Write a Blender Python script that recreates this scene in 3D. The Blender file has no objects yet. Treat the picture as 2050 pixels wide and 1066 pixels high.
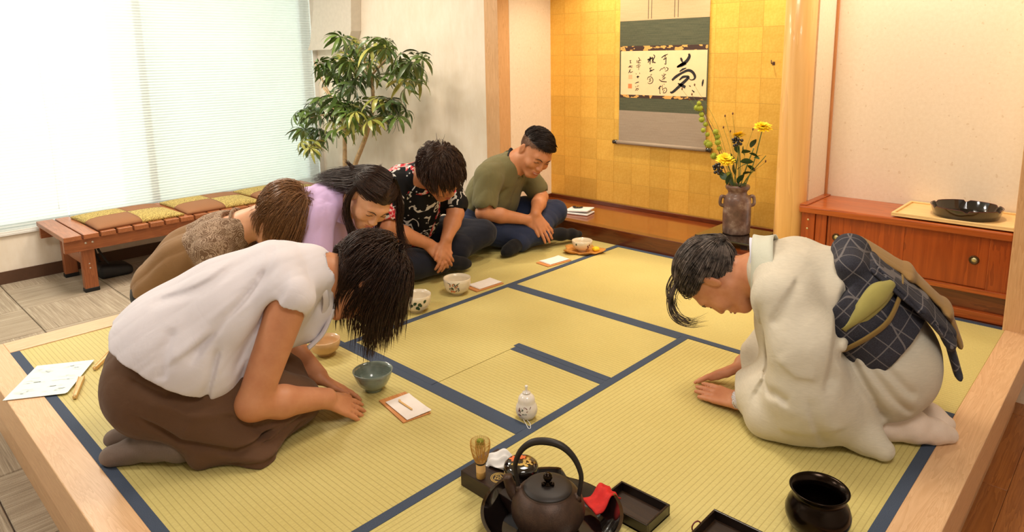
import bpy, bmesh, math, random
import numpy as np
from mathutils import Vector, Matrix, Euler
random.seed(7); np.random.seed(7)
SC = bpy.context.scene
COL = SC.collection
# ------------------------------------------------------------------ camera
cam = bpy.data.cameras.new('camera'); camo = bpy.data.objects.new('camera', cam); COL.objects.link(camo)
camo.location = (3.23745, -0.46351, 1.1439); camo.rotation_euler = (1.39178, 0.01581, 0.76018)
cam.sensor_width = 36.0; cam.lens = 1368.323 * 36.0 / 2050.0; cam.shift_y = -174.914 / 2050.0
cam.clip_start = 0.02; cam.clip_end = 60
SC.camera = camo
# ------------------------------------------------------------------ world, light, exposure
wd = bpy.data.worlds.new('world'); SC.world = wd; wd.use_nodes = True
bg = wd.node_tree.nodes['Background']; bg.inputs[0].default_value = (0.97, 1.0, 0.97, 1); bg.inputs[1].default_value = 2.3
SC.view_settings.view_transform = 'Standard'; SC.view_settings.look = 'None'
SC.view_settings.exposure = 0.0; SC.view_settings.gamma = 1.0; SC.view_settings.use_curve_mapping = False
SC.cycles.adaptive_threshold = 0.02; SC.cycles.max_bounces = 6; SC.cycles.diffuse_bounces = 4; SC.cycles.sample_clamp_indirect = 6.0
W = 0.955          # tatami width
T = 3 * W          # alcove front line
FL = -0.34         # carpet level below the mats
CE = 2.25          # ceiling
LAMPS = [  # (location, size, power, colour, label) ceiling fittings of the room, the last an added fill
    ((1.75, 1.55), 0.55, 25, (1.0, 0.89, 0.74), 'square white ceiling lamp above the centre of the mats'),
    ((3.3, 0.1), 0.6, 27, (1.0, 0.93, 0.85), 'square white ceiling lamp above the wooden plank floor'),
    ((0.3, -1.0), 0.6, 30, (1.0, 0.93, 0.85), 'square white ceiling lamp above the carpet in front of the platform'),
    ((-1.3, 0.7), 0.6, 44, (1.0, 0.90, 0.78), 'square white ceiling lamp above the bench end'),
    ((-0.85, 1.65), 0.5, 24, (1.0, 0.87, 0.70), 'added square white fill lamp brightening the plaster wall'),  # extra lamp, put in to brighten the plaster wall
]
SPOTS = [  # recessed downlights: location, aim, power, cone, label
    ((0.55, 2.98, 2.02), (0.55, 3.30, 0.0), 52, 2.0, 'recessed downlight over the alcove, left of the scroll'),
    ((1.40, 2.98, 2.02), (1.40, 3.30, 0.0), 52, 2.0, 'recessed downlight over the alcove, above the flower vase'),
    ((2.42, 2.98, 2.1), (2.42, 3.16, 0.0), 52, 1.7, 'recessed downlight over the low cabinet'),
]
# ------------------------------------------------------------------ material helpers
MATS = {}
class NT:
    def __init__(s, name):
        s.m = bpy.data.materials.new(name); s.m.use_nodes = True; s.t = s.m.node_tree; s.n = s.t.nodes; s.l = s.t.links
        s.b = s.n['Principled BSDF']; s.out = s.n['Material Output']; MATS[name] = s.m
    def node(s, typ, **kw):
        n = s.n.new(typ)
        for k, v in kw.items():
            if k.startswith('_'): setattr(n, k[1:], v)
            else:
                k2 = int(k[1:]) if (k[0] == 'i' and k[1:].isdigit()) else k.replace('__', ' ')
                if hasattr(v, 'is_linked') or isinstance(v, bpy.types.NodeSocket): s.l.new(v, n.inputs[k2])
                else: n.inputs[k2].default_value = v
        return n
    def link(s, a, b): s.l.new(a, b)
    def coord(s, kind='Object', scale=(1, 1, 1), rot=(0, 0, 0), loc=(0, 0, 0)):
        tc = s.node('ShaderNodeTexCoord'); mp = s.node('ShaderNodeMapping')
        s.l.new(tc.outputs[kind], mp.inputs[0]); mp.inputs['Scale'].default_value = scale; mp.inputs['Rotation'].default_value = rot; mp.inputs['Location'].default_value = loc
        return mp.outputs[0]
    def noise(s, vec, scale=5, detail=3, rough=.5, dist=0):
        n = s.node('ShaderNodeTexNoise'); s.l.new(vec, n.inputs['Vector']); n.inputs['Scale'].default_value = scale
        n.inputs['Detail'].default_value = detail; n.inputs['Roughness'].default_value = rough; n.inputs['Distortion'].default_value = dist
        return n.outputs['Fac']
    def ramp(s, fac, stops, interp='LINEAR'):
        r = s.node('ShaderNodeValToRGB'); s.l.new(fac, r.inputs[0]); e = r.color_ramp; e.interpolation = interp
        while len(e.elements) < len(stops): e.elements.new(0.5)
        for el, (p, c) in zip(e.elements, stops): el.position = p; el.color = (*c, 1) if len(c) == 3 else c
        return r.outputs[0]
    def mix(s, fac, a, b, mode='MIX'):
        m = s.node('ShaderNodeMix', _data_type='RGBA', _blend_type=mode)
        for sock, v in ((m.inputs[0], fac), (m.inputs[6], a), (m.inputs[7], b)):
            if isinstance(v, bpy.types.NodeSocket): s.l.new(v, sock)
            elif isinstance(v, (int, float)): sock.default_value = v
            else: sock.default_value = (*v, 1)
        return m.outputs[2]
    def math(s, op, a, b=0.0, c=0.0):
        m = s.node('ShaderNodeMath', _operation=op)
        for i, v in enumerate((a, b, c)):
            if isinstance(v, bpy.types.NodeSocket): s.l.new(v, m.inputs[i])
            else: m.inputs[i].default_value = v
        return m.outputs[0]
    def col(s, c):
        if isinstance(c, bpy.types.NodeSocket): s.l.new(c, s.b.inputs['Base Color'])
        else: s.b.inputs['Base Color'].default_value = (*c, 1)
        return s
    def set(s, rough=.5, metal=0, spec=.5, coat=0, coatr=.05, sheen=0, sss=0):
        b = s.b.inputs; b['Roughness'].default_value = rough; b['Metallic'].default_value = metal; b['Specular IOR Level'].default_value = spec
        b['Coat Weight'].default_value = coat; b['Coat Roughness'].default_value = coatr; b['Sheen Weight'].default_value = sheen
        if sss: b['Subsurface Weight'].default_value = sss; b['Subsurface Radius'].default_value = (.012, .005, .003); b['Subsurface Scale'].default_value = .6
        return s
    def bump(s, h, strength=.3, dist=.005):
        n = s.node('ShaderNodeBump', Strength=strength, Distance=dist); s.l.new(h, n.inputs['Height']); s.l.new(n.outputs[0], s.b.inputs['Normal']); return s
def srgb(r, g, b):
    f = lambda v: (v / 255 / 12.92) if v <= 10.3 else ((v / 255 + .055) / 1.055) ** 2.4
    return (f(r), f(g), f(b))
def plain(name, c, rough=.5, noise=0.12, scale=30, **kw):
    m = NT(name); v = m.coord()
    n = m.noise(v, scale, 4)
    d = tuple(x * (1 - noise) for x in c); u = tuple(min(1, x * (1 + noise)) for x in c)
    m.col(m.ramp(n, [(.3, d), (.7, u)])); m.set(rough, **kw); return m
def wood(name, c1, c2, scale=1.0, rough=.45, axis=0, coat=0.0, rings=9.0):
    m = NT(name); sc = [14 * scale] * 3; sc[axis] = 0.9 * scale
    oi = m.node('ShaderNodeObjectInfo'); tc = m.node('ShaderNodeTexCoord')
    off = m.node('ShaderNodeVectorMath', _operation='SCALE'); cmb = m.node('ShaderNodeCombineXYZ')
    m.link(oi.outputs['Random'], cmb.inputs[0]); m.link(oi.outputs['Random'], cmb.inputs[1]); m.link(oi.outputs['Random'], cmb.inputs[2])
    m.link(cmb.outputs[0], off.inputs[0]); off.inputs['Scale'].default_value = 9
    ad = m.node('ShaderNodeVectorMath', _operation='ADD'); m.link(tc.outputs['Object'], ad.inputs[0]); m.link(off.outputs[0], ad.inputs[1])
    mp = m.node('ShaderNodeMapping'); m.link(ad.outputs[0], mp.inputs[0]); mp.inputs['Scale'].default_value = sc
    g = m.noise(mp.outputs[0], 1.6, 4, .55, .6)
    fine = m.noise(mp.outputs[0], 9, 3, .6)
    w = m.math('FRACT', m.math('MULTIPLY', g, rings))
    f = m.math('ADD', m.math('MULTIPLY', w, .55), m.math('MULTIPLY', fine, .45))
    c = m.ramp(f, [(.15, c1), (.85, c2)])
    tint = m.math('ADD', m.math('MULTIPLY', oi.outputs['Random'], .22), .89)
    hv = m.node('ShaderNodeHueSaturation'); m.link(c, hv.inputs['Color']); m.link(tint, hv.inputs['Value'])
    m.col(hv.outputs[0]); m.set(rough, coat=coat); m.bump(fine, .06, .002); return m
# ------------------------------------------------------------------ mesh helpers
def link(name, me, mat=None, parent=None, loc=None, rot=None):
    o = bpy.data.objects.new(name, me); COL.objects.link(o)
    if mat is not None and me is not None and not me.materials:
        for mm in (mat if isinstance(mat, (list, tuple)) else [mat]): me.materials.append(MATS[mm])
    if parent is not None: o.parent = parent
    if loc is not None: o.location = loc
    if rot is not None: o.rotation_euler = rot
    return o
def tag(o, label=None, cat=None, group=None, kind=None):
    if label: o['label'] = label
    if cat: o['category'] = cat
    if group: o['group'] = group
    if kind: o['kind'] = kind
    return o
def empty(name, loc=(0, 0, 0), rz=0.0, **kw):
    o = bpy.data.objects.new(name, None); COL.objects.link(o); o.location = loc; o.rotation_euler = (0, 0, rz); o.empty_display_size = .05
    return tag(o, **kw)
def me_from(verts, faces, smooth=False, name='mesh'):
    me = bpy.data.meshes.new(name); me.from_pydata([tuple(v) for v in verts], [], [tuple(f) for f in faces]); me.update()
    if smooth: me.polygons.foreach_set('use_smooth', [True] * len(me.polygons))
    return me
def fix(me):
    bm = bmesh.new(); bm.from_mesh(me); bmesh.ops.recalc_face_normals(bm, faces=bm.faces); bm.to_mesh(me); bm.free(); return me
def box_me(x0, x1, y0, y1, z0, z1, bev=0.0, seg=2):
    bm = bmesh.new(); bmesh.ops.create_cube(bm, size=1)
    bmesh.ops.transform(bm, verts=bm.verts, matrix=Matrix.Translation(((x0 + x1) / 2, (y0 + y1) / 2, (z0 + z1) / 2)) @ Matrix.Diagonal((x1 - x0, y1 - y0, z1 - z0, 1)))
    if bev > 0: bmesh.ops.bevel(bm, geom=bm.edges[:], offset=bev, segments=seg, affect='EDGES', profile=.5)
    me = bpy.data.meshes.new('box'); bm.to_mesh(me); bm.free(); return me
def box(name, x0, x1, y0, y1, z0, z1, mat, parent=None, bev=0.0, seg=2):
    return link(name, box_me(x0, x1, y0, y1, z0, z1, bev, seg), mat, parent)
def struct(name, *a, **k):
    return tag(box(name, *a, **k), kind='structure')
def lathe_me(prof, n=40, smooth=True, cx=0, cy=0, wob=None):
    vs, fs = [], []; m = len(prof)
    for i in range(n):
        a = 2 * math.pi * i / n
        for j, (r, z) in enumerate(prof):
            k = 1.0 if wob is None else wob(a, z)
            vs.append((cx + r * k * math.cos(a), cy + r * k * math.sin(a), z))
    for i in range(n):
        for j in range(m - 1):
            a, b = i * m + j, ((i + 1) % n) * m + j
            fs.append((a, b, b + 1, a + 1))
    me = me_from(vs, fs, smooth)
    bm = bmesh.new(); bm.from_mesh(me); bmesh.ops.remove_doubles(bm, verts=bm.verts, dist=1e-5); bmesh.ops.recalc_face_normals(bm, faces=bm.faces); bm.to_mesh(me); bm.free()
    if smooth: me.polygons.foreach_set('use_smooth', [True] * len(me.polygons))
    return me
def lathe(name, prof, mat, parent=None, n=40, loc=None, rot=None, **k):
    return link(name, lathe_me(prof, n, **k), mat, parent, loc, rot)
def tube_arrays(P, r, n=8, flat=1.0, cap=True):
    P = np.asarray(P, float); m = len(P); r = np.broadcast_to(np.asarray(r, float), (m,))
    Tn = np.gradient(P, axis=0); Tn /= np.linalg.norm(Tn, axis=1)[:, None] + 1e-12
    ref = np.array([0, 0, 1.]) if abs(Tn[0][2]) < .9 else np.array([1., 0, 0])
    N = np.zeros_like(P); v = np.cross(Tn[0], ref); v /= np.linalg.norm(v)
    for i in range(m):
        v = v - Tn[i] * (v @ Tn[i]); v /= np.linalg.norm(v) + 1e-12; N[i] = v
    B = np.cross(Tn, N); a = np.linspace(0, 2 * np.pi, n, endpoint=False)
    V = P[:, None, :] + r[:, None, None] * (np.cos(a)[None, :, None] * N[:, None, :] + flat * np.sin(a)[None, :, None] * B[:, None, :])
    V = V.reshape(-1, 3); F = []
    for i in range(m - 1):
        for j in range(n): F.append((i * n + j, i * n + (j + 1) % n, (i + 1) * n + (j + 1) % n, (i + 1) * n + j))
    if cap: F.append(tuple(range(n))[::-1]); F.append(tuple((m - 1) * n + j for j in range(n)))
    return V, F
def spline(pts, n=24):
    P = np.asarray(pts, float); m = len(P)
    if m < 3: return np.array([P[0] + (P[-1] - P[0]) * t for t in np.linspace(0, 1, n)])
    Q = np.vstack([2 * P[0] - P[1], P, 2 * P[-1] - P[-2]]); out = []
    for t in np.linspace(0, m - 1 - 1e-9, n):
        i = int(t); u = t - i; a, b, c, d = Q[i:i + 4]
        out.append(.5 * ((2 * b) + (c - a) * u + (2 * a - 5 * b + 4 * c - d) * u * u + (3 * b - a - 3 * c + d) * u ** 3))
    return np.array(out)
def tube(name, pts, r, mat, parent=None, n=8, seg=0, flat=1.0, loc=None, rot=None):
    P = spline(pts, seg) if seg else np.asarray(pts, float)
    if seg and np.ndim(r): r = np.interp(np.linspace(0, 1, seg), np.linspace(0, 1, len(r)), r)
    V, F = tube_arrays(P, r, n, flat); me = me_from(V, F, True); return link(name, fix(me), mat, parent, loc, rot)
def prism_me(poly, z0, z1, bev=0.0):
    n = len(poly); vs = [(x, y, z0) for x, y in poly] + [(x, y, z1) for x, y in poly]
    fs = [tuple(range(n))[::-1], tuple(range(n, 2 * n))] + [(i, (i + 1) % n, n + (i + 1) % n, n + i) for i in range(n)]
    me = fix(me_from(vs, fs))
    if bev:
        bm = bmesh.new(); bm.from_mesh(me); bmesh.ops.bevel(bm, geom=bm.edges[:], offset=bev, segments=2, affect='EDGES'); bm.to_mesh(me); bm.free()
    return me
def join(parts):
    """parts: list of (verts, faces) -> one (verts, faces)"""
    V, F, k = [], [], 0
    for v, f in parts:
        V.append(np.asarray(v, float)); F += [tuple(i + k for i in q) for q in f]; k += len(v)
    return np.vstack(V), F
def copy_tree(o, parent=None):
    c = o.copy(); COL.objects.link(c); c.parent = parent
    for ch in list(o.children): copy_tree(ch, c)
    return c
# ------------------------------------------------------------------ materials of the room
def build_room_materials():
    # woven rush mats: fine ridges along the long side
    for nm, base in (('tatami', (1, 1, 1)),):
        m = NT(nm); v = m.coord()
        sep = m.node('ShaderNodeSeparateXYZ'); m.link(v, sep.inputs[0])
        t = m.math('FRACT', m.math('MULTIPLY', sep.outputs[1], 1 / .0155))
        rid = m.math('ABSOLUTE', m.math('SUBTRACT', t, .5)); rid = m.math('MULTIPLY', rid, 2.0)
        groove = m.math('GREATER_THAN', rid, .84)
        st = m.coord(scale=(40, 900, 1)); strands = m.noise(m.coord(scale=(900, 60, 1)), 1.0, 2)
        big = m.noise(v, 2.2, 3)
        c = m.ramp(big, [(.3, srgb(196, 178, 106)), (.7, srgb(208, 193, 124))])
        c = m.mix(.35, c, m.ramp(strands, [(.3, srgb(176, 160, 92)), (.7, srgb(224, 210, 142))]))
        c = m.mix(m.math('MULTIPLY', groove, .5), c, srgb(160, 140, 80))
        m.col(c); m.set(.55, spec=.35)
        h = m.math('SUBTRACT', 1.0, m.math('POWER', rid, 4.0)); m.bump(m.math('ADD', h, m.math('MULTIPLY', strands, .35)), .35, .0012)
    m = NT('mat_edge_cloth'); v = m.coord(scale=(600, 600, 1)); n = m.noise(v, 1, 2)
    m.col(m.ramp(n, [(.3, srgb(56, 66, 84)), (.7, srgb(82, 92, 110))])); m.set(.85, spec=.2)
    plain('mat_seam', srgb(120, 104, 62), .9)
    wood('maple', srgb(204, 160, 116), srgb(222, 182, 140), 1.0, .38, axis=1, rings=14)
    wood('maple_x', srgb(204, 160, 116), srgb(222, 182, 140), 1.0, .38, axis=0, rings=14)
    wood('maple_z', srgb(208, 158, 108), srgb(228, 182, 132), 1.0, .42, axis=2, rings=14)
    wood('hinoki_z', srgb(222, 168, 98), srgb(238, 188, 118), .5, .30, axis=2, coat=.25, rings=5)
    wood('red_lacquer_x', srgb(112, 50, 14), srgb(148, 72, 22), .8, .22, axis=0, coat=.5, rings=7)
    wood('red_dark_x', srgb(84, 34, 14), srgb(112, 52, 22), .8, .25, axis=0, coat=.4, rings=7)
    wood('cabinet_x', srgb(150, 66, 18), srgb(188, 94, 32), .7, .30, axis=0, coat=.3, rings=6)
    wood('cabinet_z', srgb(140, 56, 12), srgb(170, 76, 22), .7, .32, axis=2, coat=.25, rings=6)
    wood('trim_z', srgb(196, 128, 74), srgb(214, 146, 92), .8, .4, axis=2)
    wood('pale_board', srgb(232, 190, 124), srgb(244, 208, 148), .9, .4, axis=0, rings=6)
    wood('bench_x', srgb(142, 82, 46), srgb(178, 110, 68), 1.0, .42, axis=0, coat=.15)
    wood('bench_y', srgb(134, 74, 40), srgb(168, 100, 58), 1.0, .42, axis=1, coat=.15)
    wood('bench_z', srgb(132, 72, 38), srgb(164, 96, 54), 1.0, .42, axis=2, coat=.15)
    wood('plank_y', srgb(150, 88, 38), srgb(186, 120, 60), .9, .32, axis=1, coat=.25)
    # plaster with soft sweeps
    m = NT('plaster'); v = m.coord(); a = m.noise(v, 3, 6, .6, 1.2); b = m.noise(m.coord(scale=(5, 5, 1.5)), 4, 5, .65)
    m.col(m.mix(.5, m.ramp(a, [(.3, srgb(232, 218, 198)), (.7, srgb(246, 236, 220))]), m.ramp(b, [(.3, srgb(232, 218, 196)), (.75, srgb(248, 240, 226))])))
    m.set(.7, spec=.3); m.bump(m.math('ADD', a, b), .25, .004)
    m = NT('washi'); v = m.coord(); a = m.noise(v, 60, 4, .7); b = m.noise(v, 240, 2)
    fl = m.math('GREATER_THAN', m.noise(v, 46, 1), .735)
    c = m.ramp(a, [(.3, srgb(238, 220, 196)), (.7, srgb(246, 230, 208))]); c = m.mix(m.math('MULTIPLY', fl, .35), c, srgb(206, 176, 136))
    m.col(c); m.set(.85, spec=.2); m.bump(b, .1, .001)
    plain('white_paint', srgb(232, 230, 224), .6, .03)
    plain('bulkhead_paint', srgb(214, 204, 190), .7, .04)
    plain('ceiling_paint', srgb(238, 234, 226), .8, .03)
    plain('base_vinyl', srgb(86, 58, 40), .55, .08)
    plain('gold_ground', srgb(196, 150, 66), .5, .05)
    m = NT('gold_leaf'); v = m.coord(); oi = m.node('ShaderNodeObjectInfo'); n = m.noise(v, 9, 5, .6); n2 = m.noise(v, 70, 3)
    c = m.ramp(n, [(.25, srgb(226, 170, 64)), (.75, srgb(244, 198, 92))]); c = m.mix(.25, c, m.ramp(n2, [(.3, srgb(214, 156, 54)), (.7, srgb(248, 206, 110))]))
    hv = m.node('ShaderNodeHueSaturation'); m.link(c, hv.inputs['Color']); m.link(m.math('ADD', m.math('MULTIPLY', oi.outputs['Random'], .20), .88), hv.inputs['Value'])
    m.col(hv.outputs[0]); m.set(.42, metal=.35, spec=.5); m.bump(n2, .08, .001)
    # pleated shade cloth that lets daylight through
    m = NT('shade_cloth'); v = m.coord(scale=(1, 1, 1)); n = m.noise(m.coord(scale=(1, 6, 300)), 1, 3)
    tr = m.node('ShaderNodeBsdfTranslucent'); df = m.node('ShaderNodeBsdfDiffuse'); mx = m.node('ShaderNodeMixShader')
    c = m.ramp(n, [(.3, (.84, .87, .84)), (.7, (.92, .94, .91))]); m.link(c, tr.inputs[0]); df.inputs[0].default_value = (.84, .86, .83, 1)
    rf = m.node('ShaderNodeBsdfRefraction'); m.link(c, rf.inputs[0]); rf.inputs['IOR'].default_value = 1.02; rf.inputs['Roughness'].default_value = .30
    mr = m.node('ShaderNodeMixShader'); mr.inputs[0].default_value = .55; m.link(tr.outputs[0], mr.inputs[1]); m.link(rf.outputs[0], mr.inputs[2])
    mx.inputs[0].default_value = .52; m.link(df.outputs[0], mx.inputs[1]); m.link(mr.outputs[0], mx.inputs[2]); m.link(mx.outputs[0], m.out.inputs[0])
    m = NT('window_glass'); tp = m.node('ShaderNodeBsdfTransparent'); gl = m.node('ShaderNodeBsdfGlossy'); mx = m.node('ShaderNodeMixShader')
    tp.inputs[0].default_value = (.93, .97, .95, 1); gl.inputs['Roughness'].default_value = .02; mx.inputs[0].default_value = .06
    m.link(tp.outputs[0], mx.inputs[1]); m.link(gl.outputs[0], mx.inputs[2]); m.link(mx.outputs[0], m.out.inputs[0])
    plain('aluminium', (.6, .6, .6), .35, .03, metal=1.0)
    plain('outside_wall', srgb(226, 232, 224), .8, .1, 2)
    # carpet tile
    m = NT('carpet_tile'); v = m.coord(scale=(1.2, 42, 1)); a = m.noise(v, 1.6, 5, .65, .5); b = m.noise(m.coord(), 380, 2); d = m.noise(m.coord(scale=(3, 130, 1)), 1.4, 3)
    c = m.ramp(m.math('ADD', m.math('MULTIPLY', a, .6), m.math('MULTIPLY', d, .4)), [(.34, srgb(124, 110, 92)), (.5, srgb(168, 152, 130)), (.66, srgb(206, 192, 170))])
    c = m.mix(.3, c, m.ramp(b, [(.3, srgb(120, 106, 90)), (.7, srgb(204, 190, 170))])); m.col(c); m.set(.95, spec=.1); m.bump(m.math('ADD', b, m.math('MULTIPLY', d, 1.5)), .5, .003)
build_room_materials()
# ------------------------------------------------------------------ room shell
XW = -2.37   # window wall
YB = 2.875   # plaster wall
struct('floor_base', XW - .3, 4.7, -2.7, 3.6, FL - .12, FL - .012, 'base_vinyl')
carpet = empty('floor', (0, 0, FL), kind='structure')
tile_me = box_me(-.248, .248, -.248, .248, -.012, 0, .003, 1); tile_me.materials.append(MATS['carpet_tile'])
for i in range(-5, 6):
    for j in range(-3, 6):
        x, y = i * .5 + .06, j * .5 + .09
        if x > 2.85: continue
        if x > .2 and y > .25: continue
        if x < -2.45 or y > 2.95: continue
        o = link('carpet_tile', tile_me, None, carpet, (x, y, 0), (0, 0, math.pi / 2 * ((i + j) % 2)))
wf = empty('floor_planks', (0, 0, FL), kind='structure')
for i in range(10):
    for j in range(7):
        x = 2.905 + i * .092; y0 = -.9 + j * .62 - (.31 if i % 2 else 0) - .1 * (i % 3)
        me = box_me(-.0455, .0455, 0, .618, -.012, 0, .0012, 1)
        link('floor_plank', me, 'plank_y', wf, (x + .0455, y0, 0))
struct('ceiling', XW - .1, 4.7, -2.7, 3.6, CE, CE + .1, 'ceiling_paint')
struct('wall_front', XW - .1, 4.7, -2.7, -2.6, FL, CE, 'white_paint')
struct('wall_right', 4.6, 4.7, -2.7, 3.6, FL, CE, 'white_paint')
# window wall: sill wall, jambs, head, glass, shades
struct('wall_left', XW - .12, XW, -2.6, YB + .1, FL, -.012, 'plaster')
struct('wall_left_head', XW - .12, XW, -2.6, YB + .1, 2.05, CE, 'white_paint')
struct('baseboard_left', XW, XW + .012, -2.6, YB, FL, FL + .085, 'base_vinyl')
struct('trim_1', XW - .12, XW + .015, -2.6, YB, -.012, .006, 'white_paint', bev=.003)
win = empty('window_1', (XW - .1, 0, 0), kind='structure')
for k, y in enumerate((-2.58, -1.2, .1, 1.42, 2.8)):
    box('window_mullion', -.03, .02, y - .03, y + .03, .006, 2.05, 'aluminium', win, .004)
for y0, y1 in ((-2.55, -1.23), (-1.17, .07), (.13, 1.39), (1.45, 2.77)):
    box('glass_pane', -.008, -.002, y0, y1, .05, 2.02, 'window_glass', win)
box('window_rail', -.03, .02, -2.6, 2.85, .006, .05, 'aluminium', win, .004)
box('window_rail', -.03, .02, -2.6, 2.85, 2.01, 2.05, 'aluminium', win, .004)
struct('wall_left_jamb', XW - .12, XW + .005, 2.83, YB + .1, -.012, CE, 'white_paint')
def pleated(name, y0, y1, label, cord_y):
    root = empty(name, (XW + .0, 0, 0)); tag(root, label, 'window shade', 'pleated window shades')
    vs, fs = [], []; pitch = .021; n = int(2.0 / pitch)
    for i in range(2 * n + 1):
        z = .014 + i * pitch / 2; x = .004 * (1 if i % 2 else -1)
        for s in range(2): vs.append((x, (y0, y1)[s], z))
    for i in range(2 * n): fs.append((2 * i, 2 * i + 1, 2 * i + 3, 2 * i + 2))
    link('shade_fabric', me_from(vs, fs), 'shade_cloth', root)
    box('bottom_rail', -.008, .008, y0, y1, .006, .020, 'white_paint', root, .003)
    box('head_rail', -.015, .015, y0, y1, 2.01, 2.05, 'white_paint', root, .003)
    tube('pull_cord', [(.014, cord_y, 2.0), (.016, cord_y - .004, 1.2), (.016, cord_y + .004, .55), (.015, cord_y, .12)], .0011, 'white_paint', root, 6, 24)
pleated('window_shade', -2.58, .795, 'white pleated window shade on the far left, behind the near end of the bench', .74)
pleated('window_shade', .803, 2.822, 'white pleated window shade reaching to the corner beside the green plant', 2.80)
tag(box('neighbouring_building', XW - 3.4, XW - 2.6, 2.15, 9, -4, 6, 'outside_wall'), kind='structure')
# plaster wall, bulkhead, post
struct('wall_back', XW, -.17, YB, YB + .1, FL, CE, 'plaster')
struct('baseboard_back', XW, -.13, YB - .01, YB, FL, FL + .085, 'base_vinyl')
bk = prism_me([(0, 1.215), (.10, 1.215), (.62, 1.215), (.70, 1.36), (.78, 2.2), (.32, 2.2), (.05, 1.27)], 0, .1)
tag(link('wall_bulkhead', bk, 'bulkhead_paint', None, (XW + .015, YB, 0), (math.pi / 2, 0, 0)), kind='structure')
struct('trim_2', -.185, -.055, T, T + .11, -.02, CE, 'maple_z', bev=.003)
# alcove with gold leaf
XT0, XT1, YT = -.055, 1.93, 3.41
struct('wall_alcove_side', XT0 - .1, XT0, T + .11, YT + .08, .0, CE, 'washi')
gold = struct('wall_alcove', XT0, XT1, YT, YT + .08, .0, CE, 'gold_ground')
leaf = box_me(-.0722, .0722, -.0012, 0, -.0722, .0722); leaf.materials.append(MATS['gold_leaf'])
rg = random.Random(3)
for i in range(14):
    for j in range(15):
        x = .0 + .1455 * i + .0035; z = .19 + .1455 * j
        if x > XT1 or z > CE - .05: continue
        link('gold_leaf_square', leaf, None, gold, (x, YT, z), (0, rg.uniform(-.006, .006), 0))
alc = empty('floor_alcove', (0, 0, 0), kind='structure')
box('alcove_board', XT0, XT1 + .03, T + .06, YT, .05, .0855, 'red_lacquer_x', alc, .001)
box('alcove_front_beam', XT0, 1.86, T, T + .06, -.02, .092, 'red_dark_x', alc, .004)
struct('baseboard_alcove', XT0, XT1, YT - .014, YT, .0855, .112, 'red_dark_x', bev=.002)
struct('baseboard_alcove_side', XT0, XT0 + .012, T + .06, YT - .014, .0855, .112, 'red_dark_x', bev=.002)
struct('trim_3', XT0, XT1 + .1, T - .02, T + .06, 1.9, 2.02, 'maple_x', bev=.003)
struct('wall_alcove_head', XT0, 2.86, T, T + .04, 2.02, CE, 'washi')
pl = lathe_me([(.0, -.02), (.074, -.02), (.0735, .4), (.0725, 1.0), (.0715, CE), (0, CE)], 48)
tag(link('trim_4', pl, 'hinoki_z', None, (1.928, T + .065, 0)), kind='structure'); bpy.data.objects['trim_4']['label'] = 'smooth round pale wood pillar at the alcove corner'
struct('floor_shelf', 1.86, 2.86, T, 3.28, -.1, .0, 'red_dark_x')
struct('wall_shelf_side', 1.935, 2.0, T + .1, 3.28, 0, CE, 'washi')
struct('wall_shelf_back', 2.0, 2.86, 3.2, 3.28, 0, CE, 'washi')
struct('trim_5', 2.0, 2.012, 3.186, 3.2, .4, CE, 'trim_z', bev=.002)
struct('trim_6', 2.856, 2.965, 2.83, 2.94, -.002, CE, 'maple_z', bev=.003)
struct('wall_right_back', 2.86, 4.6, 2.94, 3.28, FL, CE, 'washi')
hk = empty('alcove_hook', (1.603, YT, 1.074)); tag(hk, 'small black metal hook on the gold wall by the round pillar', 'hook')
tube('hook_pin', [(0, 0, 0), (0, -.03, 0), (0, -.034, .006), (0, -.034, .02)], .003, 'base_vinyl', hk, 8)
box('hook_plate', -.008, .008, -.003, 0, -.01, .01, 'base_vinyl', hk, .001)
# ------------------------------------------------------------------ raised platform with mats
pf = empty('floor_platform', (0, 0, 0), kind='structure')
HB = .032
box('platform_core', -.09, 2.92, -.055, T, FL, -.06, 'maple', pf)
box('edge_board', -.13, 2.965, -.097, 0, -.13, .004, 'maple_x', pf, .003)
box('edge_board', -.13, 0, 0, T, -.13, .004, 'maple', pf, .003)
box('edge_board', T, 2.965, 0, T, -.13, .004, 'maple', pf, .003)
box('fascia_board', -.09, 2.925, -.062, -.052, FL, -.13, 'maple_x', pf)
box('fascia_board', -.10, -.09, -.06, T, FL, -.13, 'maple', pf)
box('fascia_board', 2.915, 2.925, -.06, T, FL, -.13, 'maple', pf)
def mat(cx, cy, L, Wd, along_y, borders, poly=None, name='tatami_mat'):
    """local x = long side; borders: list of local y signs that carry a cloth band"""
    g = .0006
    if poly is None: me = box_me(-L / 2 + g, L / 2 - g, -Wd / 2 + g, Wd / 2 - g, -.055, 0, .0015, 1)
    else: me = prism_me(poly, -.055, 0)
    o = link(name, me, 'tatami', pf, (cx, cy, 0), (0, 0, math.pi / 2 if along_y else 0))
    for (x0, x1, y0, y1) in borders:
        b = box_me(x0 + g, x1 - g, y0, y1, -.004, .0016, .0006, 1); link('cloth_border', b, 'mat_edge_cloth', o)
    return o
bd = lambda L, Wd: [(-L / 2, L / 2, -Wd / 2, -Wd / 2 + HB), (-L / 2, L / 2, Wd / 2 - HB, Wd / 2)]
mat(W, W / 2, 2 * W, W, False, bd(2 * W, W))
mat(W / 2, 2 * W, 2 * W, W, True, bd(2 * W, W))
mat(2 * W, 2.5 * W, 2 * W, W, False, bd(2 * W, W))
mat(2.5 * W, W, 2 * W, W, True, bd(2 * W, W))
h = W / 2; sx, sy = .0375, -.0425    # centre mat with a hearth cut-out at one corner (local x = world x)
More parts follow.
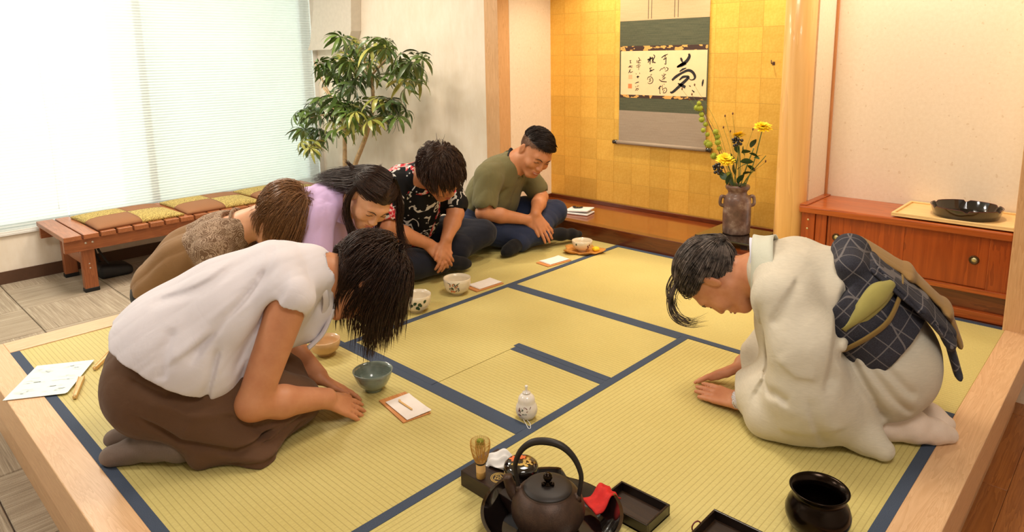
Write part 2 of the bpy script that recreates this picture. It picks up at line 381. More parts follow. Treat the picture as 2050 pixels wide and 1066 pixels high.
cm = mat(1.5 * W, 1.5 * W, W, W, False, [(-h, sx, -h, -h + HB), (-h, h, h - HB, h), (sx - .012, h, sy, sy + HB)], poly=[(-h, -h), (sx - .0006, -h), (sx - .0006, sy), (h, sy), (h, h), (-h, h)])
hx, hy = h - sx, h + sy
hm = mat(1.5 * W + (h + sx) / 2, 1.5 * W + (-h + sy) / 2, hx, hy, False, [(-hx / 2, hx / 2, -hy / 2, -hy / 2 + HB), (-hx / 2, hx / 2, hy / 2 - HB, hy / 2)], name='hearth_mat')
hm.location.z = -.0008
# ------------------------------------------------------------------ lamps on the ceiling
for (x, y), s, p, c, lb in LAMPS:
    root = empty('ceiling_lamp', (x, y, CE)); tag(root, lb, 'lamp', 'ceiling lamps')
    box('lamp_housing', -s / 2 - .03, s / 2 + .03, -s / 2 - .03, s / 2 + .03, -.05, 0, 'white_paint', root, .005)
    L = bpy.data.lights.new('lamp_light', 'AREA'); L.shape = 'SQUARE'; L.size = s; L.energy = p; L.color = c
    lo = bpy.data.objects.new('lamp_light', L); COL.objects.link(lo); lo.parent = root; lo.location = (0, 0, -.055)
for loc, aim, p, cone, lb in SPOTS:
    root = empty('downlight', loc); tag(root, lb, 'lamp', 'alcove downlights')
    lathe('downlight_ring', [(.03, .04), (.03, 0), (.042, 0), (.042, .04)], 'white_paint', root, 24)
    L = bpy.data.lights.new('downlight_beam', 'SPOT'); L.energy = p; L.spot_size = cone; L.spot_blend = .8; L.color = (1, .85, .64); L.shadow_soft_size = .03
    lo = bpy.data.objects.new('downlight_beam', L); COL.objects.link(lo); lo.parent = root; lo.location = (0, 0, -.01)
    d = Vector(aim) - Vector(loc); lo.rotation_euler = d.to_track_quat('-Z', 'Y').to_euler()
# ================================================================== furniture and things
def build_object_materials():
    plain('black_lacquer', srgb(16, 11, 10), .12, .2, coat=1.0, coatr=.03)
    plain('black_lacquer_soft', srgb(24, 15, 12), .28, .2, coat=.4, coatr=.15)
    wood('dark_box', srgb(30, 18, 14), srgb(52, 32, 24), 1.2, .4, axis=0)
    wood('tray_brown', srgb(36, 22, 12), srgb(56, 36, 20), 1.2, .5, axis=0)
    m = plain('cast_iron', srgb(66, 46, 34), .48, .22, 90, metal=.35); m.bump(m.noise(m.coord(), 320, 3), .25, .0015)
    m = plain('dark_bronze', srgb(34, 24, 16), .2, .2, 8, metal=.85)
    plain('iron_dark', srgb(40, 34, 32), .5, .15, metal=.3)
    m = NT('celadon'); v = m.coord(); n = m.noise(v, 40, 4); n2 = m.noise(m.coord(scale=(10, 10, 120)), 3, 3)
    m.col(m.mix(.4, m.ramp(n, [(.3, srgb(112, 128, 120)), (.7, srgb(140, 154, 144))]), m.ramp(n2, [(.3, srgb(108, 124, 116)), (.7, srgb(148, 160, 148))]))); m.set(.18, coat=.6)
    plain('cream_glaze', srgb(226, 212, 186), .2, .05, 30, coat=.5)
    plain('tan_glaze', srgb(216, 176, 128), .3, .08, 30, coat=.4)
    plain('white_glaze', srgb(232, 224, 214), .2, .03, 30, coat=.5)
    plain('leaf_print', srgb(44, 70, 44), .4, .2)
    plain('petal_print', srgb(196, 110, 66), .4, .2)
    plain('grey_print', srgb(70, 80, 84), .4, .2)
    plain('maroon_print', srgb(110, 36, 40), .4, .2)
    plain('gold_print', srgb(214, 182, 104), .3, .1, metal=.5)
    plain('orange_print', srgb(220, 110, 60), .35, .1)
    plain('bamboo', srgb(220, 176, 110), .45, .1, 60)
    plain('bamboo_tine', srgb(214, 164, 84), .5, .1, 60)
    plain('matcha', srgb(134, 138, 40), .8, .1)
    plain('paper', srgb(238, 230, 224), .8, .03)
    plain('paper_cool', srgb(226, 232, 230), .25, .02)
    plain('print_grey', srgb(196, 206, 202), .4, .08, 60)
    plain('white_cloth', srgb(228, 226, 224), .9, .04, 60)
    plain('red_cloth', srgb(206, 32, 26), .8, .1, 90)
    wood('tray_wood', srgb(196, 128, 70), srgb(220, 152, 92), 1.4, .45, axis=0)
    wood('leaf_plate', srgb(186, 120, 52), srgb(222, 160, 80), 2.0, .4, axis=0)
    m = NT('bizen'); v = m.coord(); n = m.noise(v, 14, 5, .6); n2 = m.noise(v, 5, 3)
    m.col(m.mix(.35, m.ramp(n, [(.34, srgb(60, 46, 42)), (.52, srgb(116, 88, 76)), (.68, srgb(186, 168, 152))]), m.ramp(n2, [(.35, srgb(92, 60, 48)), (.7, srgb(134, 112, 100))]))); m.set(.45, coat=.15); m.bump(n, .2, .003)
    plain('flower_yellow', srgb(255, 214, 30), .6, .08, 60)
    plain('bur_green', srgb(150, 160, 44), .7, .15, 60)
    plain('berry_black', srgb(22, 18, 24), .2, .2, coat=.5)
    plain('stem_green', srgb(92, 110, 52), .6, .15)
    plain('stem_brown', srgb(104, 62, 38), .6, .15)
    plain('leaf_dark', srgb(46, 74, 36), .45, .25, 12)
    for nm, a, b in (('leaf_a', (44, 66, 28), (74, 98, 44)), ('leaf_b', (66, 92, 36), (104, 130, 54)), ('leaf_c', (128, 134, 52), (176, 172, 86))):
        m = NT(nm); m.col(m.ramp(m.noise(m.coord(), 14, 4), [(.3, srgb(*a)), (.7, srgb(*b))])); m.set(.35, coat=.2)
        m.b.inputs['Transmission Weight'].default_value = 0
    plain('bark', srgb(186, 158, 118), .8, .25, 40)
    plain('pot_clay', srgb(222, 214, 200), .5, .05)
    plain('soil', srgb(60, 44, 34), .95, .3)
    # scroll
    def weave(nm, c1, c2, s=500):
        m = NT(nm); a = m.noise(m.coord(scale=(s, 1, s * .12)), 1, 3); b = m.noise(m.coord(scale=(4, 1, 90)), 2, 4)
        m.col(m.mix(.5, m.ramp(a, [(.3, srgb(*c1)), (.7, srgb(*c2))]), m.ramp(b, [(.35, srgb(*c1)), (.72, srgb(*c2))]))); m.set(.85, spec=.15)
    weave('silk_green', (70, 76, 62), (102, 102, 80)); weave('silk_grey', (150, 134, 118), (172, 156, 138)); weave('silk_beige', (190, 160, 122), (206, 178, 140))
    plain('scroll_paper', srgb(236, 206, 160), .85, .03, 20)
    m = NT('brocade'); v = m.coord(scale=(16, 1, 26)); n = m.noise(v, 1.1, 2)
    m.col(m.ramp(n, [(.5, srgb(62, 38, 30)), (.53, srgb(212, 160, 84))], 'CONSTANT')); m.set(.7)
    plain('ink', srgb(26, 24, 26), .7, .1); plain('ink_brown', srgb(64, 52, 40), .7, .1); plain('seal_red', srgb(226, 130, 76), .8, .15, 120)
    # cushions
    plain('cushion_brown', srgb(146, 98, 62), .85, .06, 200)
    m = NT('cushion_green'); n = m.noise(m.coord(), 130, 3, .6); m.col(m.ramp(n, [(.42, srgb(128, 108, 54)), (.5, srgb(186, 160, 84)), (.6, srgb(206, 182, 108))])); m.set(.8)
    plain('rubber', srgb(18, 18, 18), .7, .1); plain('bolt_metal', srgb(206, 200, 188), .3, .05, metal=.9); plain('black_nylon', srgb(16, 16, 18), .6, .2, 40)
    plain('pull_metal', srgb(214, 200, 150), .3, .08, metal=.7); plain('pull_ring', srgb(84, 58, 32), .35, .1, metal=.7)
build_object_materials()
# ---- low cabinet in the shelf alcove
cb = empty('low_cabinet', (2.0, 2.88, 0)); tag(cb, 'low reddish wooden cabinet with two sliding doors and round pulls', 'cabinet')
LX = .854
box('cabinet_body', .0, LX, .03, .318, .02, .365, 'cabinet_x', cb)
box('cabinet_top', -.004, LX, -.018, .319, .365, .4, 'cabinet_x', cb, .008, 3)
box('top_side_rail', -.004, .03, -.012, .319, .4, .406, 'cabinet_x', cb, .003)
box('stile', .004, .068, .002, .032, .13, .365, 'cabinet_z', cb, .003); box('stile', .07, .122, .006, .032, .13, .365, 'cabinet_z', cb, .003)
box('stile', .775, LX, .004, .032, .13, .365, 'cabinet_z', cb, .003)
for x, z in ((.036, .33), (.034, .285), (.032, .235)): lathe('stud', [(0, .002), (.004, .002), (.005, 0)], 'pull_metal', cb, 12, (x, .002, z), (math.pi / 2, 0, 0))
for x0, x1, y, px in ((.126, .458, .014, .168), (.446, .775, .008, .726)):
    d = box('sliding_door', x0, x1, y, y + .012, .142, .362, 'cabinet_z', cb, .0015)
    box('door_edge', x0, x0 + .012, y - .002, y, .142, .362, 'cabinet_z', d)
    lathe('round_pull', [(0, .0015), (.0135, .0012), (.0135, .0)], 'pull_metal', d, 28, (px, y, .26), (math.pi / 2, 0, 0))
    lathe('pull_rim', [(.0135, .0), (.0135, .004), (.018, .004), (.0195, .0)], 'pull_ring', d, 28, (px, y, .26), (math.pi / 2, 0, 0))
box('bottom_rail', 0, LX, -.006, .032, .118, .14, 'cabinet_x', cb, .003)
box('plinth', 0, LX, .018, .04, .04, .118, 'red_dark_x', cb)
box('plinth', 0, LX, -.004, .03, .0022, .04, 'cabinet_x', cb, .003)
pb = empty('serving_board', (2.40, 2.874, .4068)); tag(pb, 'pale wooden board with raised rim lying on the low cabinet', 'board')
box('board', 0, .452, 0, .318, 0, .008, 'pale_board', pb, .001)
for a in ((0, .452, 0, .012), (0, .452, .306, .318), (0, .012, .012, .306), (.44, .452, .012, .306)): box('rim', *a, .008, .016, 'pale_board', pb, .002)
# black lacquer tray with notched rim on the board
def notched(a):
    k = (a + .35) % (2 * math.pi / 6); d = min(k, 2 * math.pi / 6 - k)
    return .012 * math.exp(-(d / .05) ** 2)
lt = empty('lacquer_tray', (2.655, 3.035, .4152)); tag(lt, 'round black lacquer tray with notched rim on the pale board', 'tray')
def rim_tray(r, h, mat, parent, n=96, th=.006, notch=notched, base=.008, name='tray_body', slope=.012):
    vs, fs = [], []
    prof = [(0, 0), (r - slope, 0), (r - slope * .35, h * .5), (r + .002, h), (r + .002 - th, h), (r - th - slope * .35, h * .5), (r - slope - .004, base), (0, base)]
    m = len(prof)
    for i in range(n):
        a = 2 * math.pi * i / n
        for j, (rr, z) in enumerate(prof):
            zz = z - (notch(a) if j in (3, 4) else 0); vs.append((rr * math.cos(a), rr * math.sin(a), zz))
    for i in range(n):
        for j in range(m - 1): fs.append((i * m + j, ((i + 1) % n) * m + j, ((i + 1) % n) * m + j + 1, i * m + j + 1))
    me = me_from(vs, fs, True); bm = bmesh.new(); bm.from_mesh(me); bmesh.ops.remove_doubles(bm, verts=bm.verts, dist=1e-5); bmesh.ops.recalc_face_normals(bm, faces=bm.faces); bm.to_mesh(me); bm.free()
    me.polygons.foreach_set('use_smooth', [True] * len(me.polygons))
    o = link(name, me, mat, parent); es = o.modifiers.new('es', 'EDGE_SPLIT'); es.split_angle = .7; return o
rim_tray(.135, .045, 'black_lacquer', lt)
P_ = [((.1345 * math.cos(a), .1345 * math.sin(a), .0455 - notched(a))) for a in np.linspace(0, 2 * math.pi, 97)]
V, F = tube_arrays(P_, .0009, 5); link('rim_line', me_from(V, F, True), 'maroon_print', lt)
# ---- bench with three cushions
bn = empty('slatted_bench', (-1.66, .59, FL)); tag(bn, 'long reddish wooden slatted bench under the window', 'bench')
BH = .40; BD = .68; BL = 1.98
box('end_board', -BD, 0, 0, .10, BH - .032, BH, 'bench_x', bn, .003)
sl = box_me(-BD, 0, 0, .088, -.032, 0, .003, 1); sl.materials.append(MATS['bench_x'])
for i in range(18): link('slat', sl, None, bn, (-.002, .112 + i * .1003, BH))
box('end_board', -BD, 0, 1.925, 2.02, BH - .032, BH, 'bench_x', bn, .003)
for x in (-.065, -BD + .03): box('long_rail', x, x + .035, .004, 2.01, BH - .112, BH - .033, 'bench_y', bn, .003)
for y in (.10, 1.80):
    for x in (-.115, -BD + .10):
        l = link('leg', box_me(x, x + .05, y, y + .08, .018, BH - .033, .004, 1), 'bench_z', bn)
        link('foot_cap', box_me(x - .003, x + .053, y - .003, y + .083, 0, .026, .003, 1), 'rubber', l)
    box('cross_stretcher', -BD + .15, -.115, y + .02, y + .06, .17, .24, 'bench_x', bn, .003)
for y, z, r in ((.125, BH - .062, .008), (.165, BH - .062, .008), (.14, .19, .005), (.142, .16, .005)):
    x = -.03 if z > .25 else -.065
    lathe('bolt_head', [(0, .004), (r * .7, .0035), (r, .001), (r, -.002)], 'bolt_metal', bn, 14, (x, y, z), (0, math.pi / 2, 0))
def cushion(y, rz, label):
    root = empty('floor_cushion', (-1.975, y, FL + BH + .0005), rz); tag(root, label, 'cushion', 'checked cushions on the bench')
    n = 12; hs = .278
    for qx in (0, 1):
        for qy in (0, 1):
            vs, fs = [], []
            for i in range(n + 1):
                for j in range(n + 1):
                    u = -hs + qx * hs + hs * i / n; v = -hs + qy * hs + hs * j / n
                    e = (1 - (abs(u) / hs) ** 4) * (1 - (abs(v) / hs) ** 4); pin = 1 - .0 * abs(u)
                    k = 1 - .035 * (1 - abs(v) / hs) * (abs(u) / hs) ** 3
                    k2 = 1 - .035 * (1 - abs(u) / hs) * (abs(v) / hs) ** 3
                    vs.append((u * k, v * k2, .016 + .026 * e ** .6))
            m = len(vs)
            for i in range(n + 1):
                for j in range(n + 1): vs.append((vs[i * (n + 1) + j][0] * .985, vs[i * (n + 1) + j][1] * .985, .0))
            for i in range(n):
                for j in range(n):
                    a = i * (n + 1) + j; fs.append((a, a + n + 1, a + n + 2, a + 1)); fs.append((m + a, m + a + 1, m + a + n + 2, m + a + n + 1))
            for i in range(n):
                for a, b in (((i) * (n + 1), (i + 1) * (n + 1)), ((i + 1) * (n + 1) + n, i * (n + 1) + n), (i + 1, i), (n * (n + 1) + i, n * (n + 1) + i + 1)):
                    fs.append((a, m + a, m + b, b))
            link('cushion_quarter', fix(me_from(vs, fs, True)), 'cushion_brown' if qx == 1 - qy else 'cushion_green', root)
cushion(1.06, .03, 'brown and gold checked cushion nearest the free end of the bench')
cushion(1.645, -.01, 'brown and gold checked cushion in the middle of the bench')
cushion(2.225, .02, 'brown and gold checked cushion farthest along the bench, behind the bowed heads')
bag = empty('black_bag', (-2.02, .93, FL)); tag(bag, 'small black bag on the carpet under the bench', 'bag')
vs = []; 
me = box_me(-.10, .10, -.10, .12, 0, .10, .035, 4); bm = bmesh.new(); bm.from_mesh(me)
for v in bm.verts: v.co.z *= 1 - .35 * max(0, v.co.y) / .12; v.co.x *= 1 - .2 * v.co.z / .1
bm.to_mesh(me); bm.free(); me.polygons.foreach_set('use_smooth', [True] * len(me.polygons)); link('bag_body', me, 'black_nylon', bag)
tube('bag_strap', [(-.05, -.05, .085), (-.03, -.08, .19), (0, -.09, .30), (.03, -.07, .20), (.05, -.02, .085)], .008, 'black_nylon', bag, 8, 20, .4)
# ---- hanging scroll
sc = empty('hanging_scroll', (0, YT - .012, 0)); tag(sc, 'hanging scroll with brush calligraphy in green silk mount on the gold wall', 'scroll')
X0, X1 = .560, 1.205
def panel(nm, x0, x1, z0, z1, mat, y=0.0, th=.0015, parent=sc): return box(nm, x0, x1, y, y + th, z0, z1, mat, parent)
panel('mount_lower', X0, X1, .55, .766, 'silk_grey')
panel('mount_band', X0, X1, .766, .855, 'silk_green'); panel('mount_band', X0, X1, 1.18, 1.352, 'silk_green')
panel('mount_side', X0, X0 + .012, .855, 1.18, 'silk_green'); panel('mount_side', X1 - .008, X1, .855, 1.18, 'silk_green')
panel('brocade_strip', X0 + .006, X1 - .005, .852, .872, 'brocade', -.0008); panel('brocade_strip', X0 + .006, X1 - .005, 1.158, 1.19, 'brocade', -.0008)
panel('mount_upper', X0, X1, 1.352, 1.86, 'silk_beige')
for x in (.775, .965):
    for dx in (0, .024): panel('hanging_ribbon', x + dx, x + dx + .003, 1.36, 1.86, 'ink_brown', -.0012, .001)
V, F = tube_arrays([(X0 - .02, -.004, .548), (X1 + .02, -.004, .548)], .013, 20); link('roller', me_from(V, F, True), 'silk_grey', sc)
for x, s in ((X0 - .012, -1), (X1 + .012, 1)):
    lathe('roller_knob', [(0, .034), (.012, .033), (.016, .027), (.0145, .01), (.0155, 0), (0, 0)], 'black_lacquer', sc, 24, (x, -.004, .548), (0, s * math.pi / 2, 0))
V, F = tube_arrays([(X0, 0, 1.865), (X1, 0, 1.865)], .009, 16); link('top_rod', me_from(V, F, True), 'ink_brown', sc)
pp = panel('calligraphy_paper', X0 + .011, X1 - .007, .87, 1.16, 'scroll_paper', -.0006)
def stroke(pts, w, mat='ink', nm='brush_stroke', par=pp):
    P = spline([(.572 + (x - 65) / 1635 * .626, 1.156 - (y - 115 - (x - 65) * .030) / 865 * .285) for x, y in pts], max(10, 7 * len(pts)))
    w = np.interp(np.linspace(0, 1, len(P)), np.linspace(0, 1, len(w)), w) * .626 / 1635 * .5
    tn = np.gradient(P, axis=0); tn /= np.linalg.norm(tn, axis=1)[:, None] + 1e-9; nn = np.stack([-tn[:, 1], tn[:, 0]], 1)
    L = P + nn * w[:, None]; R_ = P - nn * w[:, None]; n = len(P); vs, fs = [], []
    for a, b in zip(L, R_): vs += [(a[0], 0, a[1]), (b[0], 0, b[1])]
    vs += [(x, -.0005, z) for x, _, z in vs]
    for i in range(n - 1): fs += [(2 * i, 2 * i + 1, 2 * i + 3, 2 * i + 2), (2 * n + 2 * i, 2 * n + 2 * i + 2, 2 * n + 2 * i + 3, 2 * n + 2 * i + 1)]
    return vs, fs
def char(strokes, mat='ink', nm='character'):
    V, F = join([stroke(p, w) for p, w in strokes]); link(nm, fix(me_from(V, F)), mat, pp, (0, -.0009, 0))
char([([(1230, 285), (1245, 325), (1262, 368)], [26, 40, 20]), ([(1375, 215), (1385, 270), (1340, 350), (1270, 400), (1165, 460)], [30, 50, 56, 52, 22]),
      ([(1330, 390), (1250, 420), (1170, 455)], [40, 60, 30]), ([(1335, 480), (1270, 505), (1215, 545)], [14, 34, 16]),
      ([(1080, 705), (1150, 640), (1260, 570), (1370, 525), (1450, 560), (1495, 640), (1480, 690), (1430, 705), (1390, 680)], [34, 46, 36, 44, 46, 44, 26, 14, 10]),
      ([(1215, 705), (1275, 650), (1340, 640), (1380, 655), (1330, 715), (1240, 800), (1130, 905), (1080, 940), (1050, 930)], [20, 40, 36, 44, 48, 52, 44, 36, 22]),
      ([(1190, 765), (1250, 800), (1330, 840)], [14, 50, 48])])
char([([(1395, 810), (1425, 828)], [10, 16]), ([(1450, 895), (1492, 935)], [14, 22]), ([(1645, 700), (1635, 760), (1628, 825)], [20, 34, 14])], 'ink')
char([([(870, 270), (930, 230), (990, 208)], [14, 18, 8]), ([(945, 215), (930, 300)], [10, 10]), ([(905, 305), (965, 285)], [14, 14]), ([(960, 260), (955, 350), (955, 395), (925, 385)], [12, 16, 14, 6])])
char([([(840, 520), (870, 485), (880, 470)], [10, 10, 6]), ([(885, 490), (930, 455), (945, 500)], [8, 10, 8]), ([(960, 455), (1000, 480), (985, 515), (945, 530)], [8, 14, 12, 6])], 'ink_brown')
char([([(885, 600), (905, 615)], [12, 12]), ([(895, 650), (950, 590), (960, 600)], [10, 10, 8]), ([(925, 570), (930, 690)], [9, 9]), ([(890, 690), (960, 650)], [10, 10]), ([(835, 685), (880, 720), (980, 735)], [10, 18, 14])], 'ink_brown')
char([([(830, 870), (860, 820), (885, 830)], [24, 18, 14]), ([(850, 830), (855, 950), (870, 955)], [10, 12, 6]), ([(900, 790), (905, 900)], [8, 8]), ([(930, 770), (935, 790)], [8, 8]), ([(900, 880), (960, 850), (985, 890), (960, 940), (920, 945), (930, 900), (950, 900)], [8, 10, 12, 12, 10, 8, 6])], 'ink_brown')
char([([(600, 300), (650, 285), (700, 270)], [20, 26, 18]), ([(655, 245), (650, 390)], [26, 12]), ([(640, 300), (610, 355)], [22, 12]), ([(715, 205), (740, 240), (700, 320)], [12, 16, 20]), ([(690, 250), (720, 345), (760, 360)], [20, 14, 16]), ([(700, 300), (695, 355), (730, 345)], [14, 12, 8])])
char([([(640, 470), (690, 455)], [14, 12]), ([(650, 500), (700, 500), (735, 490)], [12, 10, 16]), ([(645, 530), (700, 510)], [16, 12]), ([(655, 470), (665, 530)], [10, 10]), ([(680, 580), (690, 590)], [10, 10]), ([(655, 600), (690, 595)], [8, 8])])
char([([(605, 690), (620, 640), (680, 635), (715, 690), (700, 745), (650, 765), (610, 745)], [8, 12, 12, 14, 12, 10, 6]), ([(635, 680), (680, 670)], [8, 8]), ([(660, 660), (655, 730)], [8, 8]), ([(635, 720), (680, 705)], [8, 8])], 'ink_brown')
char([([(385, 300), (395, 320)], [10, 10]), ([(385, 350), (400, 310)], [10, 6]), ([(420, 245), (445, 290), (410, 350), (460, 350)], [10, 12, 12, 10]), ([(415, 310), (475, 300)], [8, 8])], 'ink_brown')
char([([(375, 415), (430, 390), (465, 410)], [8, 8, 6]), ([(385, 440), (455, 425)], [8, 8]), ([(425, 385), (430, 495)], [7, 7]), ([(375, 560), (385, 575)], [10, 8]), ([(445, 550), (455, 570)], [10, 8])], 'ink_brown')
char([([(390, 630), (440, 622)], [18, 16]), ([(412, 605), (415, 660)], [16, 12]), ([(360, 755), (400, 740), (435, 730)], [8, 14, 12])])
char([([(365, 830), (380, 820)], [8, 8]), ([(400, 820), (435, 800)], [8, 8]), ([(365, 905), (400, 860), (430, 870), (400, 900)], [8, 10, 10, 6]), ([(385, 850), (390, 895)], [7, 7])], 'ink_brown')
char([([(240, 305), (275, 300)], [10, 10]), ([(258, 300), (258, 355)], [12, 12]), ([(245, 350), (280, 345)], [8, 8])])
char([([(215, 440), (250, 405), (240, 445)], [8, 10, 8]), ([(265, 395), (270, 440), (300, 430)], [8, 8, 8]), ([(250, 420), (300, 405)], [8, 8]), ([(220, 550), (250, 500), (255, 540), (310, 520)], [10, 14, 10, 10]), ([(235, 490), (270, 480)], [8, 8])], 'ink_brown')
for x0, y0, x1, y1, k in ((218, 765, 295, 855, 1), (222, 590, 300, 670, 0)):
    X = lambda x: .572 + (x - 65) / 1635 * .626; Z = lambda y: 1.156 - (y - 115 - 190 * .03) / 865 * .285
    if k: link('red_seal', box_me(X(x0), X(x1), -.0004, 0, Z(y1), Z(y0)), 'seal_red', pp, (0, -.0008, 0))
    else:
        for t in range(5): link('faint_seal', box_me(X(x0), X(x1), -.0003, 0, Z(y0 + t * 18) - .0008, Z(y0 + t * 18) + .0008), 'seal_red', pp, (0, -.0008, 0))
# ---- black stand and vase with flowers
st = empty('display_stand', (1.55, 3.125, .0860)); tag(st, 'low black lacquer stand under the flower vase in the alcove', 'stand')
box('stand_top', -.162, .162, -.165, .165, .028, .042, 'black_lacquer', st, .003)
for y in (-.13, .13):
    for x in (-.12, .12): link('leg', prism_me([(x - .02, y - .012), (x + .02, y - .012), (x + .02, y + .012), (x - .02, y + .012)], 0, .028, .002), 'black_lacquer_soft', st)
va = empty('flower_vase', (1.548, 3.14, .1285)); tag(va, 'brown mottled stoneware vase with two lug handles holding yellow flowers', 'vase')
lathe('vase_body', [(0, 0), (.070, 0), (.0745, .006), (.0755, .05), (.0765, .11), (.0755, .165), (.0735, .198), (.066, .214), (.054, .224), (.0505, .236), (.053, .246), (.064, .257), (.0665, .268), (.063, .277), (.055, .279), (.047, .27), (.046, .24), (.05, .22), (.06, .2), (.06, .03), (0, .025)], 'bizen', va, 56,
      wob=lambda a, z: 1 + .012 * math.sin(3 * a + 9 * z) + .006 * math.sin(7 * a))
for s in (-1, 1):
    tube('lug_handle', [(s * .060, -.02 * 0, .205), (s * .086, 0, .212), (s * .094, 0, .19), (s * .092, 0, .165), (s * .072, 0, .158)], [.010, .010, .009, .009, .011], 'bizen', va, 10, 18, loc=(0, 0, 0), rot=(0, 0, .7))
def vz(x, z, y=3.14): return np.array([x - 1.548, y - 3.14, z - .1285])
def mum(p, r, tilt, label, stem_to):
    root = empty('yellow_chrysanthemum', (1.548 + p[0], 3.14 + p[1], .1285 + p[2])); tag(root, label, 'flower', 'yellow chrysanthemums in the vase')
    parts = []; rr = random.Random(int(r * 1e4))
    for ring, (rad, el, cnt) in enumerate(((1.0, .05, 22), (.92, .35, 20), (.75, .7, 16), (.5, 1.05, 12), (.28, 1.3, 7))):
        for k in range(cnt):
            a = 2 * math.pi * (k + rr.random() * .5) / cnt + ring; L = r * rad * rr.uniform(.85, 1.05); e = el + rr.uniform(-.12, .12)
            d = np.array([math.cos(a) * math.cos(e), math.sin(a) * math.cos(e), math.sin(e)]); s_ = np.array([-math.sin(a), math.cos(a), 0]); up = np.cross(d, s_)
            w = r * .15; vs = []
            for t, ww in ((0, .4), (.5, 1), (.85, .9), (1.0, .3)):
                c = d * L * t - up * (L * .18 * t * t); vs += [c - s_ * w * ww, c + s_ * w * ww]
            parts.append((vs, [(0, 1, 3, 2), (2, 3, 5, 4), (4, 5, 7, 6)]))
    V, F = join(parts); o = link('petals', me_from(V, F, True), 'flower_yellow', root, (0, 0, 0), tilt)
    lathe('flower_base', [(0, -.012), (.010, -.008), (.014, .002), (0, .006)], 'stem_green', root, 12, None, tilt)
    q = np.array(stem_to) - np.array(p); mid = q * .5 + np.array([.012, 0, 0])
    tube('flower_stem', [(0, 0, 0), mid, q], .0028, 'stem_green', root, 7, 14)
    return root, q
mum(vz(1.680, .742, 3.13), .050, (.25, .2, 0), 'yellow chrysanthemum standing highest, beside the round pillar', vz(1.565, .33))
mum(vz(1.520, .678, 3.18), .047, (-.2, -.3, .4), 'yellow chrysanthemum half hidden behind black berries in the middle', vz(1.55, .33))
mum(vz(1.493, .552, 3.09), .052, (.55, -.15, .9), 'yellow chrysanthemum lowest, just above the vase rim', vz(1.54, .33))
# arching stem with green burs
br = empty('bur_branch', (1.548, 3.14, .1285)); tag(br, 'arching stem strung with fuzzy green burs, leaning left from the vase', 'flower')
tube('branch_stem', [vz(1.53, .33), vz(1.45, .52), vz(1.40, .66), vz(1.345, .77), vz(1.300, .86)], .0024, 'stem_brown', br, 7, 24)
rb = random.Random(5)
def bur(p, r):
    bm = bmesh.new(); bmesh.ops.create_icosphere(bm, subdivisions=2, radius=r)
    for v in bm.verts:
        v.co *= .82
    base = [v for v in bm.verts]
    for v in base:
        d = v.co.normalized(); t = d.orthogonal().normalized(); b = d.cross(t); w = r * .05
        a1 = bm.verts.new(v.co + t * w); a2 = bm.verts.new(v.co - t * .5 * w + b * .87 * w); a3 = bm.verts.new(v.co - t * .5 * w - b * .87 * w); tip = bm.verts.new(d * r * 1.12)
        bm.faces.new((a1, a2, tip)); bm.faces.new((a2, a3, tip)); bm.faces.new((a3, a1, tip))
    me = bpy.data.meshes.new('bur'); bm.to_mesh(me); bm.free(); return link('green_bur', me, 'bur_green', br, p)
for x, z, r in ((1.300, .855, .012), (1.285, .828, .016), (1.302, .826, .017), (1.312, .79, .014), (1.318, .762, .016), (1.338, .735, .013), (1.345, .705, .013), (1.362, .68, .012), (1.352, .628, .018), (1.372, .622, .018), (1.398, .556, .018), (1.420, .70, .015), (1.424, .672, .015), (1.432, .64, .016), (1.436, .605, .013), (1.50, .46, .017)):
    bur(vz(x, z, 3.12 + rb.uniform(-.02, .02)), r * 1.3)
def berries(c, n, label, stem):
    root = empty('berry_sprig', (1.548 + c[0], 3.14 + c[1], .1285 + c[2])); tag(root, label, 'berries', 'black berry sprigs in the vase')
    bm = bmesh.new(); bmesh.ops.create_icosphere(bm, subdivisions=2, radius=.0095); me = bpy.data.meshes.new('berry'); bm.to_mesh(me); bm.free(); me.materials.append(MATS['berry_black']); me.polygons.foreach_set('use_smooth', [True] * len(me.polygons))
    for k in range(n):
        a = k * 2.4; r = .006 + .0052 * math.sqrt(k) * 1.3; link('berry', me, None, root, (r * math.cos(a), -.004 + .008 * math.sin(k * 1.7), r * math.sin(a)))
    tube('berry_stem', [(0, 0, 0), (np.array(stem) - c) * .5 + np.array([.006, 0, 0]), np.array(stem) - c], .002, 'stem_green', root, 6, 10)
berries(vz(1.572, .66, 3.06), 10, 'cluster of black berries beside the middle yellow flower', vz(1.55, .33))
berries(vz(1.464, .50, 3.06), 12, 'cluster of black berries low at the left over the vase rim', vz(1.535, .36))
lf = empty('leafy_stem', (1.548, 3.14, .1285)); tag(lf, 'leafy green stems rising from the middle of the vase', 'foliage')
def leaf_me(L, w, curl=.25, n=5, fold=.15):
    vs, fs = [], []
    for i in range(n + 1):
        t = i / n; ww = w * math.sin(math.pi * min(1, t * .93 + .05)) ** .8; z = -curl * L * t * t
        vs += [(t * L, -ww, z + ww * fold), (t * L, 0, z), (t * L, ww, z + ww * fold)]
    for i in range(n): a = 3 * i; fs += [(a, a + 3, a + 4, a + 1), (a + 1, a + 4, a + 5, a + 2)]
    vs2 = [(x, y, z - .0006) for x, y, z in vs]; k = len(vs)
    fs += [tuple(k + q for q in reversed(f)) for f in fs]
    return me_from(vs + vs2, fs, True)
lm = leaf_me(.056, .0155); lm.materials.append(MATS['leaf_dark'])
